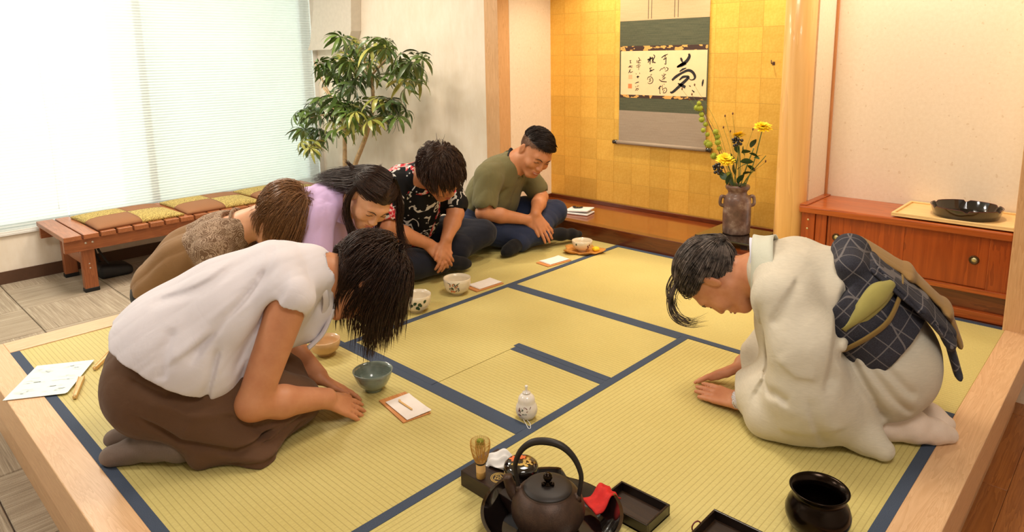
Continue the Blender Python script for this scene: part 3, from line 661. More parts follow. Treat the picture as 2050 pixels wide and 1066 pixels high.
for x, z, a, s in ((1.60, .60, .5, 1.1), (1.585, .575, 2.2, 1.0), (1.62, .625, 1.2, 1.0), (1.59, .55, .2, 1.2), (1.635, .60, -.2, .9), (1.545, .53, 2.4, 1.2), (1.56, .50, .8, 1.2), (1.535, .46, 2.0, 1.2), (1.58, .47, .6, 1.0), (1.51, .44, 2.6, 1.1), (1.66, .58, .1, .7), (1.56, .42, 1.2, 1.2), (1.53, .40, 2.2, 1.1), (1.575, .405, .7, 1.0), (1.60, .52, -.4, .9), (1.545, .59, 1.9, .9), (1.68, .585, .6, .6), (1.52, .415, 1.5, 1.2)):
    o = link('leaf', lm, None, lf, vz(x, z, 3.09 + rb.uniform(-.03, .05)), (rb.uniform(-1, 1), -a, rb.uniform(-.5, .5))); o.scale = (s, s * 1.1, s)
tube('stem', [vz(1.545, .33), vz(1.59, .50), vz(1.63, .62)], .003, 'stem_green', lf, 6, 12); tube('stem', [vz(1.55, .33), vz(1.60, .45), vz(1.70, .585)], .0022, 'stem_green', lf, 6, 12); tube('stem', [vz(1.535, .33), vz(1.53, .45), vz(1.545, .6)], .0028, 'stem_green', lf, 6, 12)
gr = empty('wild_grass', (1.548, 3.14, .1285)); tag(gr, 'thin wiry grass with tiny dark seed heads fanning out of the vase', 'foliage')
hd = lathe_me([(0, -.008), (.004, -.004), (.0045, .003), (0, .009)], 10); hd.materials.append(MATS['stem_brown'])
for x, z in ((1.50, .80), (1.455, .785), (1.448, .72), (1.18, .93), (1.26, .955), (1.245, .90), (1.49, .70), (1.64, .50), (1.70, .55), (1.62, .72), (1.395, .49), (1.23, .87)):
    tube('grass_blade', [vz(1.545, .33), vz(1.545 + (x - 1.545) * .45, .33 + (z - .33) * .62), vz(x, z)], .0008, 'stem_green', gr, 5, 14)
    link('seed_head', hd, None, gr, vz(x, z + .004))
# ---- folded white cloth and wristwatch on the alcove board
fc = empty('folded_cloth', (.455, 3.10, .0862), .22); tag(fc, 'folded white cloth lying on the alcove board', 'cloth')
for k, (dx, dy, a, t) in enumerate(((0, 0, 0, 0), (-.004, .006, .10, .02))):
    me = box_me(-.085, .085, -.062, .062, .0, .012, .005, 3); bm = bmesh.new(); bm.from_mesh(me)
    for v in bm.verts: v.co.z += k * (.0125 + .012 * max(0, v.co.x) / .085)
    bm.to_mesh(me); bm.free(); me.polygons.foreach_set('use_smooth', [True] * len(me.polygons)); link('fold', me, 'white_cloth', fc, (dx, dy, 0), (0, 0, a * .3))
wt = empty('wristwatch', (.425, 3.12, .1120), .3); tag(wt, 'black wristwatch lying on the folded white cloth', 'watch')
lathe('watch_case', [(0, .012), (.014, .012), (.018, .009), (.018, 0), (0, 0)], 'black_lacquer', wt, 28)
P_ = [(.03 * math.cos(a), .018 * math.sin(a), .008 + .004 * math.cos(2 * a)) for a in np.linspace(0, 2 * math.pi, 30)]
V, F = tube_arrays(P_, .007, 8, .4); link('watch_strap', me_from(V, F, True), 'black_nylon', wt)
# ---- tea bowls
def bowl(loc, prof_out, th, mat, label, name='tea_bowl', foot=None, rz=0):
    root = empty(name, loc, rz); tag(root, label, 'bowl', 'tea bowls on the mats')
    inner = [(max(0, r - th), z) for r, z in reversed(prof_out[2:])]; inner = [(r, max(z, .014)) for r, z in inner]
    top = prof_out[-1]; prof = prof_out + [(top[0] - th * .5, top[1] + .0012)] + inner[1:] + [(0, .013)]
    lathe('bowl_body', prof, mat, root, 56); return root
def decal(root, prof, pts, w, mat, nm):
    """brush mark lying on the bowl's outside: pts are (angle, height)"""
    P = spline(pts, 10); zz = [p[1] for p in prof]; rr = [p[0] for p in prof]; vs, fs = [], []
    tn = np.gradient(P * np.array([.065, 1]), axis=0); tn /= np.linalg.norm(tn, axis=1)[:, None] + 1e-9; ws = w * np.sin(np.linspace(.25, math.pi - .15, 10))
    for off in (.0006, -.0008):
        for (a, z), t, wi in zip(P, tn, ws):
            for s in (-1, 1):
                a2 = a - s * t[1] * wi / .065; z2 = z + s * t[0] * wi; r = float(np.interp(z2, zz, rr)) + off; vs.append((r * math.cos(a2), r * math.sin(a2), z2))
    for i in range(9): fs += [(2 * i, 2 * i + 1, 2 * i + 3, 2 * i + 2), (20 + 2 * i, 20 + 2 * i + 2, 20 + 2 * i + 3, 20 + 2 * i + 1)]
    link(nm, fix(me_from(vs, fs, True)), mat, root)
Z0 = .0003
pr1 = [(0, .002), (.026, .0), (.030, .001), (.030, .009), (.034, .011), (.050, .026), (.061, .048), (.0655, .064), (.069, .074)]
bowl((1.344, .800, Z0), pr1, .004, 'celadon', 'grey-green glazed tea bowl in front of the woman in the white blouse')
pr2 = [(0, .002), (.027, 0), (.031, .001), (.031, .008), (.038, .010), (.057, .024), (.064, .045), (.066, .065), (.067, .082)]
b2 = bowl((.834, 1.651, Z0), pr2, .004, 'cream_glaze', 'cream tea bowl with painted flowers in front of the man in the floral shirt')
rq = random.Random(2)
for k in range(16):
    a = -1.05 + rq.uniform(-.38, .42); z = rq.uniform(.025, .06)
    decal(b2, pr2, [(a, z), (a + rq.uniform(-.12, .12), z + rq.uniform(.006, .014)), (a + rq.uniform(-.2, .2), z + rq.uniform(.008, .02))], .0022, rq.choice(['grey_print', 'grey_print', 'leaf_print', 'petal_print']), 'painted_mark')
for k in range(4): decal(b2, pr2, [(-1.22 + k * .11, .024 + .004 * (k % 2)), (-1.2 + k * .11, .034)], .005, 'petal_print', 'painted_petal')
b3 = bowl((.868, 1.372, Z0), pr2, .004, 'cream_glaze', 'cream tea bowl with dark green leaf pattern, half hidden by hanging black hair')
for a, z, s in ((-.7, .03, 1), (-.55, .045, 1), (-.85, .05, 1), (-.3, .04, -1), (-.45, .025, -1), (-.15, .055, 1), (-1.1, .04, 1), (2.2, .06, 1), (2.6, .055, -1)):
    decal(b3, pr2, [(a, z), (a + .09 * s, z + .008), (a + .2 * s, z + .012)], .007, 'leaf_print', 'painted_leaf')
pr4 = [(0, .002), (.024, 0), (.028, .001), (.028, .008), (.036, .012), (.053, .026), (.059, .045), (.0605, .064)]
bowl((.962, .842, Z0), pr4, .004, 'tan_glaze', 'tan tea bowl peeping out beside the white blouse')
pl = empty('leaf_plate', (.862, 2.612, .0003), .5); tag(pl, 'leaf-shaped amber plate under the farthest tea bowl', 'plate')
vs, fs = [], []; n = 48
for lvl, (k, z) in enumerate(((.0, .004), (.55, .004), (.85, .008), (1.0, .020))):
    for i in range(n):
        a = 2 * math.pi * i / n; r = .098 * k * (1 + .12 * math.cos(5 * a) + .05 * math.cos(11 * a)) * (1 + .18 * math.cos(2 * a)); vs.append((r * math.cos(a), r * math.sin(a), z + (.006 * math.sin(5 * a + 1) * k ** 4)))
for L in range(3):
    for i in range(n): fs.append((L * n + i, L * n + (i + 1) % n, (L + 1) * n + (i + 1) % n, (L + 1) * n + i))
k0 = len(vs); vs += [(x * .99, y * .99, max(0, z - .004)) for x, y, z in vs]; fs += [tuple(k0 + q for q in reversed(f)) for f in fs]
for i in range(n): fs.append((3 * n + i, 3 * n + (i + 1) % n, k0 + 3 * n + (i + 1) % n, k0 + 3 * n + i))
link('plate_body', fix(me_from(vs, fs, True)), 'leaf_plate', pl)
b5 = bowl((.850, 2.620, .0046), pr4, .004, 'cream_glaze', 'cream tea bowl standing on the leaf-shaped plate near the alcove', rz=0)
for a, z in ((-1.55, .05), (-.35, .04), (-.25, .03), (-.15, .045), (-.3, .02)): decal(b5, pr4, [(a, z - .006), (a + .03, z), (a + .05, z + .007)], .005, 'leaf_print' if a < -1 else 'maroon_print', 'painted_mark')
sw = empty('sweet_cake', (.915, 2.668, .0066)); tag(sw, 'small orange-yellow sweet on the leaf-shaped plate', 'sweet')
bm = bmesh.new(); bmesh.ops.create_icosphere(bm, subdivisions=3, radius=.022)
for v in bm.verts: v.co.z = max(0, v.co.z * .7 + .010); k = 1 + .12 * math.cos(5 * math.atan2(v.co.y, v.co.x)); v.co.x *= k; v.co.y *= k
me = bpy.data.meshes.new('sweet'); bm.to_mesh(me); bm.free(); me.polygons.foreach_set('use_smooth', [True] * len(me.polygons)); link('cake', me, 'petal_print', sw); sw.children[0].data.materials[0] = MATS['flower_yellow']
# ---- small wooden sweet trays with folded paper
def paper_tray(cx, cy, rz, label, L=.178, Wd=.1, pick=True, prz=.1):
    root = empty('wooden_tray', (cx, cy, Z0), rz); tag(root, label, 'tray', 'small trays with paper napkins')
    box('tray_board', -L / 2, L / 2, -Wd / 2, Wd / 2, 0, .005, 'tray_wood', root, .0015)
    pa = empty('paper_napkin', (cx + .006 * math.cos(rz + 1), cy + .006 * math.sin(rz + 1), Z0 + .0054), rz); tag(pa, label.replace('small wooden tray under', 'folded white paper napkin on the wooden tray of').replace('wooden tray', 'wooden tray'), 'napkin', 'paper napkins on the trays')
    for k, (a, dx, dy) in enumerate(((.04, .006, .004), (-.07 + prz, .012, .002))):
        me = box_me(-.072, .072, -.045, .045, 0, .0012); bm = bmesh.new(); bm.from_mesh(me); bmesh.ops.subdivide_edges(bm, edges=bm.edges[:], cuts=4, use_grid_fill=True)
        for v in bm.verts: v.co.z += .004 * max(0, abs(v.co.x) / .072 - .5) ** 2 * (1 + math.sin(30 * v.co.y))
        bm.to_mesh(me); bm.free(); link('paper_sheet', me, 'paper', pa, (dx, dy, k * .0016), (0, 0, a))
    if pick:
        pk = empty('sweet_pick', (cx + .008, cy, Z0 + .0098), rz + .1); tag(pk, 'short bamboo sweet pick lying on the nearest paper napkin', 'pick')
        link('pick_shaft', prism_me([(-.038, -.0035), (.036, -.003), (.04, 0), (.036, .003), (-.038, .0035)], 0, .002), 'bamboo', pk); link('pick_tip', prism_me([(-.038, -.0035), (-.05, .004), (-.044, .008), (-.034, .0035)], 0, .0018), 'bamboo', pk)
    return root, pa
def pair(cx, cy, rz, lt, lp, **k):
    a, b = paper_tray(cx, cy, rz, lt, **k); a['label'] = lt; b['label'] = lp
pair(1.524, .795, -.18, 'small wooden tray with napkin and pick beside the grey-green bowl', 'folded white paper napkin holding a bamboo pick beside the grey-green bowl')
pair(.850, 1.817, 1.5, 'small wooden tray right of the flower-painted bowl', 'folded white paper napkin right of the flower-painted bowl', pick=False)
pair(.858, 2.352, 1.45, 'small wooden tray nearest the leaf-shaped plate', 'folded white paper napkin nearest the leaf-shaped plate', pick=False)
# ---- laminated sheet and two folding fans
ls = empty('printed_sheet', (.406, .0495, .0068), .993); tag(ls, 'white laminated sheet with faint sketches lying across the platform edge', 'sheet')
link('sheet', prism_me([(-.098, -.138), (.092, -.138), (.098, -.13), (.098, .138), (-.098, .138)], 0, .0012), 'paper_cool', ls); ls.rotation_euler = (0, 0, math.atan2(.168, .108) )
rs = random.Random(9)
for i in range(2):
    for j in range(3):
        cx, cy = -.045 + .09 * i, -.085 + .085 * j; parts = []
        for k in range(9):
            x, y = cx + rs.uniform(-.03, .03), cy + rs.uniform(-.022, .022); L = rs.uniform(.012, .03); b = rs.uniform(.002, .004)
            parts.append(([(x - L / 2, y - b, .0013), (x + L / 2, y - b * .5, .0013), (x + L / 2, y + b, .0013), (x - L / 2, y + b * .7, .0013)], [(0, 1, 2, 3)]))
        V, F = join(parts); link('printed_sketch', me_from(V, F), 'print_grey', ls)
def fan(a, b, label):
    a = np.array(a); b = np.array(b); d = b - a; L = np.linalg.norm(d); rz = math.atan2(d[1], d[0]); root = empty('folding_fan', (a[0], a[1], .0022), rz); tag(root, label, 'fan', 'closed folding fans')
    for k in range(7):
        y = -.009 + k * .003; w = .0012; m = link('fan_rib', prism_me([(0, y * .5 - w), (L, y - w), (L, y + w), (0, y * .5 + w)], 0 if k in (0, 6) else .002, .013 if k in (0, 6) else .011, .0004), 'bamboo' if k in (0, 6) else 'pale_board', root)
    lathe('rivet', [(0, .0145), (.003, .014), (.003, -.0005), (0, -.001)], 'pull_metal', root, 12, (.008, 0, .0005))
fan((.434, .182), (.305, .283), 'closed bamboo folding fan beside the brown skirt')
fan((.634, .066), (.478, .128), 'closed bamboo folding fan resting beside the corner of the white sheet')
# ---- gourd-shaped white incense bottle with cord
gd = empty('gourd_bottle', (1.869, 1.018, Z0)); tag(gd, 'white gourd-shaped ceramic bottle with painted plum branch, standing on the hearth mat', 'bottle')
prg = [(0, 0), (.017, 0), (.026, .006), (.0335, .018), (.0355, .031), (.0335, .044), (.029, .053), (.0275, .057), (.0275, .064), (.0245, .074), (.017, .082), (.011, .0855), (.0095, .088)]
lathe('bottle_body', prg + [(0, .089)], 'white_glaze', gd, 48)
lathe('stopper', [(0, .087), (.013, .087), (.013, .089), (.005, .091), (.0035, .097), (.0042, .102), (.0055, .109), (.0045, .111), (0, .111)], 'white_glaze', gd, 28)
for k in range(14):
    a = -1.15 + rs.uniform(-.45, .6); z = rs.uniform(.026, .05); decal(gd, prg, [(a, z), (a + rs.uniform(-.2, .2), z + rs.uniform(-.003, .006)), (a + rs.uniform(-.3, .3), z + rs.uniform(-.004, .008))], .0013, rs.choice(['maroon_print', 'maroon_print', 'ink_brown', 'leaf_print']), 'painted_twig')
decal(gd, prg, [(-1.62, .038), (-1.55, .042), (-1.5, .046)], .007, 'maroon_print', 'painted_blossom')
tube('cord', [(.012, -.028, .010), (.030, -.035, .003), (.048, -.045, .0016), (.052, -.040, .0016), (.036, -.024, .003), (.02, -.02, .008)], .0011, 'white_cloth', gd, 6, 24)
# ---- tea utensils near the camera
bx = empty('tea_box', (1.973, .640, Z0)); tag(bx, 'flat dark wooden tea box with a gold round crest, behind the kettle tray', 'box')
box('box_body', 0, .245, 0, .142, 0, .045, 'dark_box', bx, .002)
def ring(r0, r1, z, mat, par, nm, a0=0, a1=2 * math.pi, c=(0, 0), n=40):
    vs, fs = [], []
    for i in range(n + 1):
        a = a0 + (a1 - a0) * i / n
        for r, dz in ((r0, 0), (r1, 0), (r0, .0005), (r1, .0005)): vs.append((c[0] + r * math.cos(a), c[1] + r * math.sin(a), z + dz))
    for i in range(n): b = 4 * i; fs += [(b + 2, b + 3, b + 7, b + 6), (b + 1, b + 5, b + 7, b + 3), (b, b + 2, b + 6, b + 4)]
    return link(nm, fix(me_from(vs, fs)), mat, par)
cc = (.100, .046); ring(.0205, .0225, .045, 'gold_print', bx, 'gold_crest', c=cc); ring(.0165, .0185, .045, 'gold_print', bx, 'gold_crest', 1.2, 5.6, cc)
for a, b, e, r0 in ((.3, 2.2, .006, .010), (2.4, 4.2, .004, .011), (4.6, 6.2, -.003, .009), (.5, 3.9, -.006, .006), (1.2, 5.0, .002, .003)): ring(r0, r0 + .0022, .045, 'gold_print', bx, 'gold_crest', a, b, (cc[0] + e, cc[1] - e * .6), 16)
wk = empty('tea_whisk', (2.036, .656, .0456)); tag(wk, 'bamboo tea whisk standing upright on the dark wooden box', 'whisk')
lathe('whisk_handle', [(0, 0), (.0125, 0), (.0125, .018), (.0128, .0185), (.0125, .019), (.0125, .042), (.011, .045), (0, .045)], 'bamboo', wk, 28)
lathe('binding_thread', [(.0126, .0405), (.0136, .0415), (.0136, .0445), (.0126, .0455)], 'ink', wk, 28)
tin = []
for ring_, (n, r0, rm, rt) in enumerate(((60, .0115, .0255, .0262), (36, .0075, .013, .0125))):
    for k in range(n):
        a = 2 * math.pi * k / n; c, s = math.cos(a), math.sin(a); tin.append(tube_arrays(spline([(r0 * c, r0 * s, .042), (rm * .78 * c, rm * .78 * s, .06), (rm * c, rm * s, .085), (rt * c, rt * s, .1015), (rt * .93 * c, rt * .93 * s, .106)], 8), .00048, 4, cap=False))
V, F = join(tin); tag(link('tines', me_from(V, F, True), 'bamboo_tine', wk), kind='stuff')
tin = [tube_arrays(spline([(.0095 * math.cos(a), .0095 * math.sin(a), .088), (.008 * math.cos(a), .008 * math.sin(a), .106), (.001 * math.cos(a), .001 * math.sin(a), .110)], 6), .0012, 4, cap=False) for a in np.linspace(0, 6.2, 18)]
V, F = join(tin); tag(link('tea_stain_tips', me_from(V, F, True), 'matcha', wk), kind='stuff')
ck = empty('tea_cloth', (2.030, .738, .0456), .4); tag(ck, 'crumpled white tea cloth lying on the dark wooden box', 'cloth')
n = 26; vs, fs = [], []
for i in range(n + 1):
    for j in range(n + 1):
        u, v = -1 + 2 * i / n, -1 + 2 * j / n; e = max(0, 1 - (u * u * .9 + v * v * .75)) ** .6
        z = .026 * e * (1 + .25 * math.sin(5 * u + 2 * v)) + .006 * e * math.sin(9 * v - 4 * u); vs.append((u * .042 * (1 + .10 * math.sin(4 * v)), v * .034 * (1 + .12 * math.sin(3 * u + 1)), max(0, z)))
for i in range(n):
    for j in range(n): a = i * (n + 1) + j; fs.append((a, a + n + 1, a + n + 2, a + 1))
fs.append(tuple([i * (n + 1) for i in range(n + 1)] + [n * (n + 1) + j for j in range(1, n + 1)] + [i * (n + 1) + n for i in range(n - 1, -1, -1)] + [j for j in range(n - 1, 0, -1)]))
link('cloth', fix(me_from(vs, fs, True)), 'white_cloth', ck)
nt = empty('tea_caddy', (2.118, .724, .0456)); tag(nt, 'round black lacquer tea caddy with orange and gold flowers on its lid', 'caddy')
prn = [(0, 0), (.034, 0), (.042, .006), (.0455, .016), (.0455, .026), (.046, .027), (.046, .035), (.043, .043), (.034, .0485), (.015, .0508), (0, .051)]
lathe('caddy_body', prn, 'black_lacquer', nt, 48)
def lid_mark(parts, mat, nm):
    V, F = join(parts); V = np.array([(x, y, .0513 - 2.1 * (x * x + y * y) + .0004) for x, y, z in V]); link(nm, me_from(V, F), mat, nt)
def blob(cx, cy, r, k=5, amp=.25, n=30): return [(cx, cy, 0)] + [(cx + r * (1 + amp * math.cos(k * a)) * math.cos(a), cy + r * (1 + amp * math.cos(k * a)) * math.sin(a), 0) for a in np.linspace(0, 2 * math.pi, n, endpoint=False)], [(0, 1 + i, 1 + (i + 1) % n) for i in range(n)]
lid_mark([blob(-.020, -.004, .012), blob(-.008, .014, .009)], 'orange_print', 'lid_flower')
lid_mark([blob(.010, .014, .008, 3, .6), blob(.016, -.006, .009, 3, .6), blob(-.002, -.018, .008, 3, .6), blob(.024, .008, .006, 3, .6)], 'gold_print', 'lid_leaf')
KX, KY = 2.270, .668
def bonnotch(a):
    d = (a - 1.62 + math.pi) % (2 * math.pi) - math.pi
    return .026 * (1 / (1 + math.exp(-(d + .46) * 60))) * (1 / (1 + math.exp((d - .46) * 60)))
rt = empty('round_tray', (KX, KY, Z0)); tag(rt, 'large round deep black lacquer tray with cut-out rim under the kettle', 'tray')
rim_tray(.170, .060, 'black_lacquer', rt, 160, .008, bonnotch, slope=.045)
kt = empty('iron_kettle', (KX - .006, KY - .006, .0088)); tag(kt, 'brown cast-iron kettle with arched handle standing in the round tray', 'kettle')
lathe('kettle_body', [(0, 0), (.060, 0), (.064, .003), (.080, .024), (.0885, .044), (.0895, .058), (.086, .076), (.075, .094), (.064, .104), (.060, .106), (.060, .108), (.056, .108), (.056, .10), (0, .10)], 'cast_iron', kt, 64)
lid = lathe('lid', [(.0, .106), (.058, .106), (.0595, .109), (.058, .112), (.045, .1155), (.02, .118), (0, .1185)], 'iron_dark', kt, 56)
lathe('lid_knob', [(0, .117), (.011, .117), (.012, .119), (.006, .123), (.0045, .127), (.009, .130), (.0115, .136), (.0105, .143), (.006, .147), (0, .148)], 'dark_bronze', lid, 28)
for a in (.2, 2.3, 4.4): lathe('knob_petal', [(0, -.006), (.005, -.003), (.005, .003), (0, .006)], 'dark_bronze', lid, 12, (.0125 * math.cos(a), .0125 * math.sin(a), .1225))
hv = np.array([math.cos(.50), math.sin(.50), 0])   # handle plane
HP = [hv * s + np.array([0, 0, z]) for s, z in ((-.072, .098), (-.078, .128), (-.080, .160), (-.066, .196), (-.038, .222), (0, .230), (.036, .222), (.064, .196), (.080, .158), (.079, .125), (.074, .096))]
tube('handle', HP, [.0055, .0055, .006, .007, .0085, .009, .0085, .007, .006, .0055, .0055], 'iron_dark', kt, 12, 48)
for s in (-1, 1): lathe('handle_lug', [(0, 0), (.012, 0), (.011, .012), (.006, .018), (0, .019)], 'cast_iron', kt, 16, tuple(hv * s * .070 + np.array([0, 0, .086])))
sd = np.array([math.cos(3.55), math.sin(3.55), 0])
tube('spout', [sd * .070 + np.array([0, 0, .066]), sd * .088 + np.array([0, 0, .080]), sd * .099 + np.array([0, 0, .100]), sd * .104 + np.array([0, 0, .118])], [.022, .017, .013, .012], 'cast_iron', kt, 16, 14)
ra_ = 1.20; rc = empty('red_cloth', (KX + .150 * math.cos(ra_), KY + .150 * math.sin(ra_), .034), ra_); tag(rc, 'folded bright red silk cloth draped over the rim of the round tray', 'cloth')
vs, fs = [], []
for i in range(15):
    for j in range(11):
        u, v = -1 + 2 * i / 14, -1 + 2 * j / 10; x = u * .040; z = .010 + .018 * math.exp(-((x - .012) / .016) ** 2) - .010 * max(0, -u) + .004 * math.sin(6 * v + 2 * u); vs.append((x - .006, v * .030 * (1 - .15 * u) + .004 * math.sin(3 * u), max(z, .002)))
m_ = len(vs); vs += [(x, y, z - .004) for x, y, z in vs]
for i in range(14):
    for j in range(10): a = i * 11 + j; fs += [(a, a + 11, a + 12, a + 1), (m_ + a, m_ + a + 1, m_ + a + 12, m_ + a + 11)]
for i in range(14): fs += [(i * 11, m_ + i * 11, m_ + i * 11 + 11, i * 11 + 11), (i * 11 + 10, i * 11 + 21, m_ + i * 11 + 21, m_ + i * 11 + 10)]
for j in range(10): fs += [(j, j + 1, m_ + j + 1, m_ + j), (154 + j, m_ + 154 + j, m_ + 155 + j, 155 + j)]
link('cloth', fix(me_from(vs, fs, True)), 'red_cloth', rc)
wc = empty('white_cup', (KX + .114, KY - .038, .0088)); tag(wc, 'small bluish white porcelain cup at the side of the kettle', 'cup')
lathe('cup_body', [(0, 0), (.014, 0), (.015, .004), (.022, .012), (.027, .028), (.028, .038), (.0265, .038), (.0255, .028), (.02, .014), (0, .008)], 'paper_cool', wc, 36)
def square_tray(x0, x1, y0, y1, label, h=.03):
    root = empty('square_tray', (x0, y0, Z0)); tag(root, label, 'tray', 'square black trays')
    lx, ly = x1 - x0, y1 - y0; box('tray_floor', 0, lx, 0, ly, 0, .006, 'tray_brown', root, .001)
    for a in ((0, lx, 0, .006), (0, lx, ly - .006, ly), (0, .006, .006, ly - .006), (lx - .006, lx, .006, ly - .006)): box('tray_wall', *a, .0, h, 'black_lacquer_soft', root, .0015)
    return root
s1 = square_tray(2.306, 2.452, .805, .912, 'square black tray between the round kettle tray and the empty mat')
s2 = square_tray(2.540, 2.684, .800, .972, 'square black tray with a small ring, nearest the bronze jar')
P_ = [(.013 * math.cos(a), 0, .013 * math.sin(a)) for a in np.linspace(0, 2 * math.pi, 25)]
V, F = tube_arrays(P_, .0018, 6); link('ring_handle', me_from(V, F, True), 'maroon_print', s2, (-.004, .09, .024), (0, .3, 1.2))
kn = empty('waste_water_jar', (2.742, 1.100, Z0)); tag(kn, 'dark bronze waste-water jar with wide flared rim near the platform edge', 'jar')
lathe('jar_body', [(0, .002), (.040, .0), (.050, .004), (.066, .022), (.0735, .042), (.074, .056), (.068, .074), (.058, .086), (.0545, .092), (.056, .100), (.063, .110), (.0675, .1135), (.066, .115), (.061, .112), (.053, .101), (.0515, .092), (.055, .084), (.064, .072), (.070, .055), (.069, .042), (.06, .02), (0, .008)], 'dark_bronze', kn, 64)
# ---- potted plant
pt = empty('potted_plant', (-1.40, 2.50, FL)); tag(pt, 'tall umbrella plant with glossy palmate leaves in the corner by the window', 'plant')
lathe('pot', [(0, 0), (.11, 0), (.118, .01), (.15, .28), (.155, .30), (.155, .315), (.14, .315), (.135, .26), (0, .25)], 'pot_clay', pt, 40)
lathe('soil', [(0, .275), (.139, .272), (.139, .25)], 'soil', pt, 30)
def pw(x, y, z): return (x + 1.40, y - 2.50, z - FL)
tube('trunk', [pw(-1.40, 2.50, -.07), pw(-1.42, 2.50, .15), pw(-1.43, 2.50, .31), pw(-1.417, 2.5, .47), pw(-1.40, 2.49, .67), pw(-1.47, 2.46, .80), pw(-1.6, 2.45, .92)], [.021, .020, .018, .016, .013, .010, .007], 'bark', pt, 10, 36)
tube('trunk', [pw(-1.38, 2.51, -.07), pw(-1.36, 2.5, .18), pw(-1.29, 2.5, .32), pw(-1.10, 2.5, .588), pw(-.99, 2.49, .82), pw(-1.0, 2.48, 1.02), pw(-1.05, 2.46, 1.15)], [.022, .021, .019, .017, .014, .011, .008], 'bark', pt, 10, 36)
for a, b, c in (((-1.0, 2.49, .80), (-.85, 2.5, .80), (-.68, 2.5, .83)), ((-1.0, 2.48, 1.0), (-.8, 2.45, 1.1), (-.62, 2.42, 1.18)), ((-1.4, 2.49, .67), (-1.6, 2.48, .70), (-1.85, 2.45, .66)), ((-1.47, 2.46, .80), (-1.62, 2.45, 1.0), (-1.72, 2.46, 1.12)), ((-1.0, 2.48, 1.0), (-1.2, 2.5, 1.1), (-1.35, 2.5, 1.2)), ((-1.1, 2.5, .6), (-1.2, 2.4, .72), (-1.3, 2.32, .78))):
    tube('branch', [pw(*a), pw(*b), pw(*c)], [.009, .007, .004], 'bark', pt, 8, 14)
def palmate(seed):
    r = random.Random(seed); parts = []; n = r.choice((7, 8, 8))
    for k in range(n):
        a = 2 * math.pi * k / n + r.uniform(-.15, .15); L = .125 * r.uniform(.8, 1.1); w = .0145 * r.uniform(.9, 1.15); el = r.uniform(-.55, .1)
        d = np.array([math.cos(a), math.sin(a), 0]); s_ = np.array([-math.sin(a), math.cos(a), 0]); vs, fs = [], []; m = 6
        for i in range(m + 1):
            t = i / m; x = .018 + t * L; ww = w * (math.sin(math.pi * min(.985, .06 + t * .93)) ** .75); z = x * math.tan(el) * .6 - .55 * t * t * L
            c = d * x * (1 - .18 * t * t) + np.array([0, 0, z]); vs += [c - s_ * ww + np.array([0, 0, ww * .25]), c, c + s_ * ww + np.array([0, 0, ww * .25])]
        for i in range(m): q = 3 * i; fs += [(q, q + 3, q + 4, q + 1), (q + 1, q + 4, q + 5, q + 2)]
        parts.append((vs, fs)); parts.append(tube_arrays([(0, 0, 0), tuple(d * .02)], .0012, 4))
    parts.append(tube_arrays(spline([(0, 0, 0), (.01, .005, -.06), (.035, .01, -.13)], 6), .002, 5))
    V, F = join(parts); return V, F
LM = {}
for i, mt in enumerate('abc'):
    for k in range(4):
        V, F = palmate(10 * i + k); me = me_from(V, F, True); me.materials.append(MATS['leaf_' + mt]); LM[mt, k] = me
rl = random.Random(12)
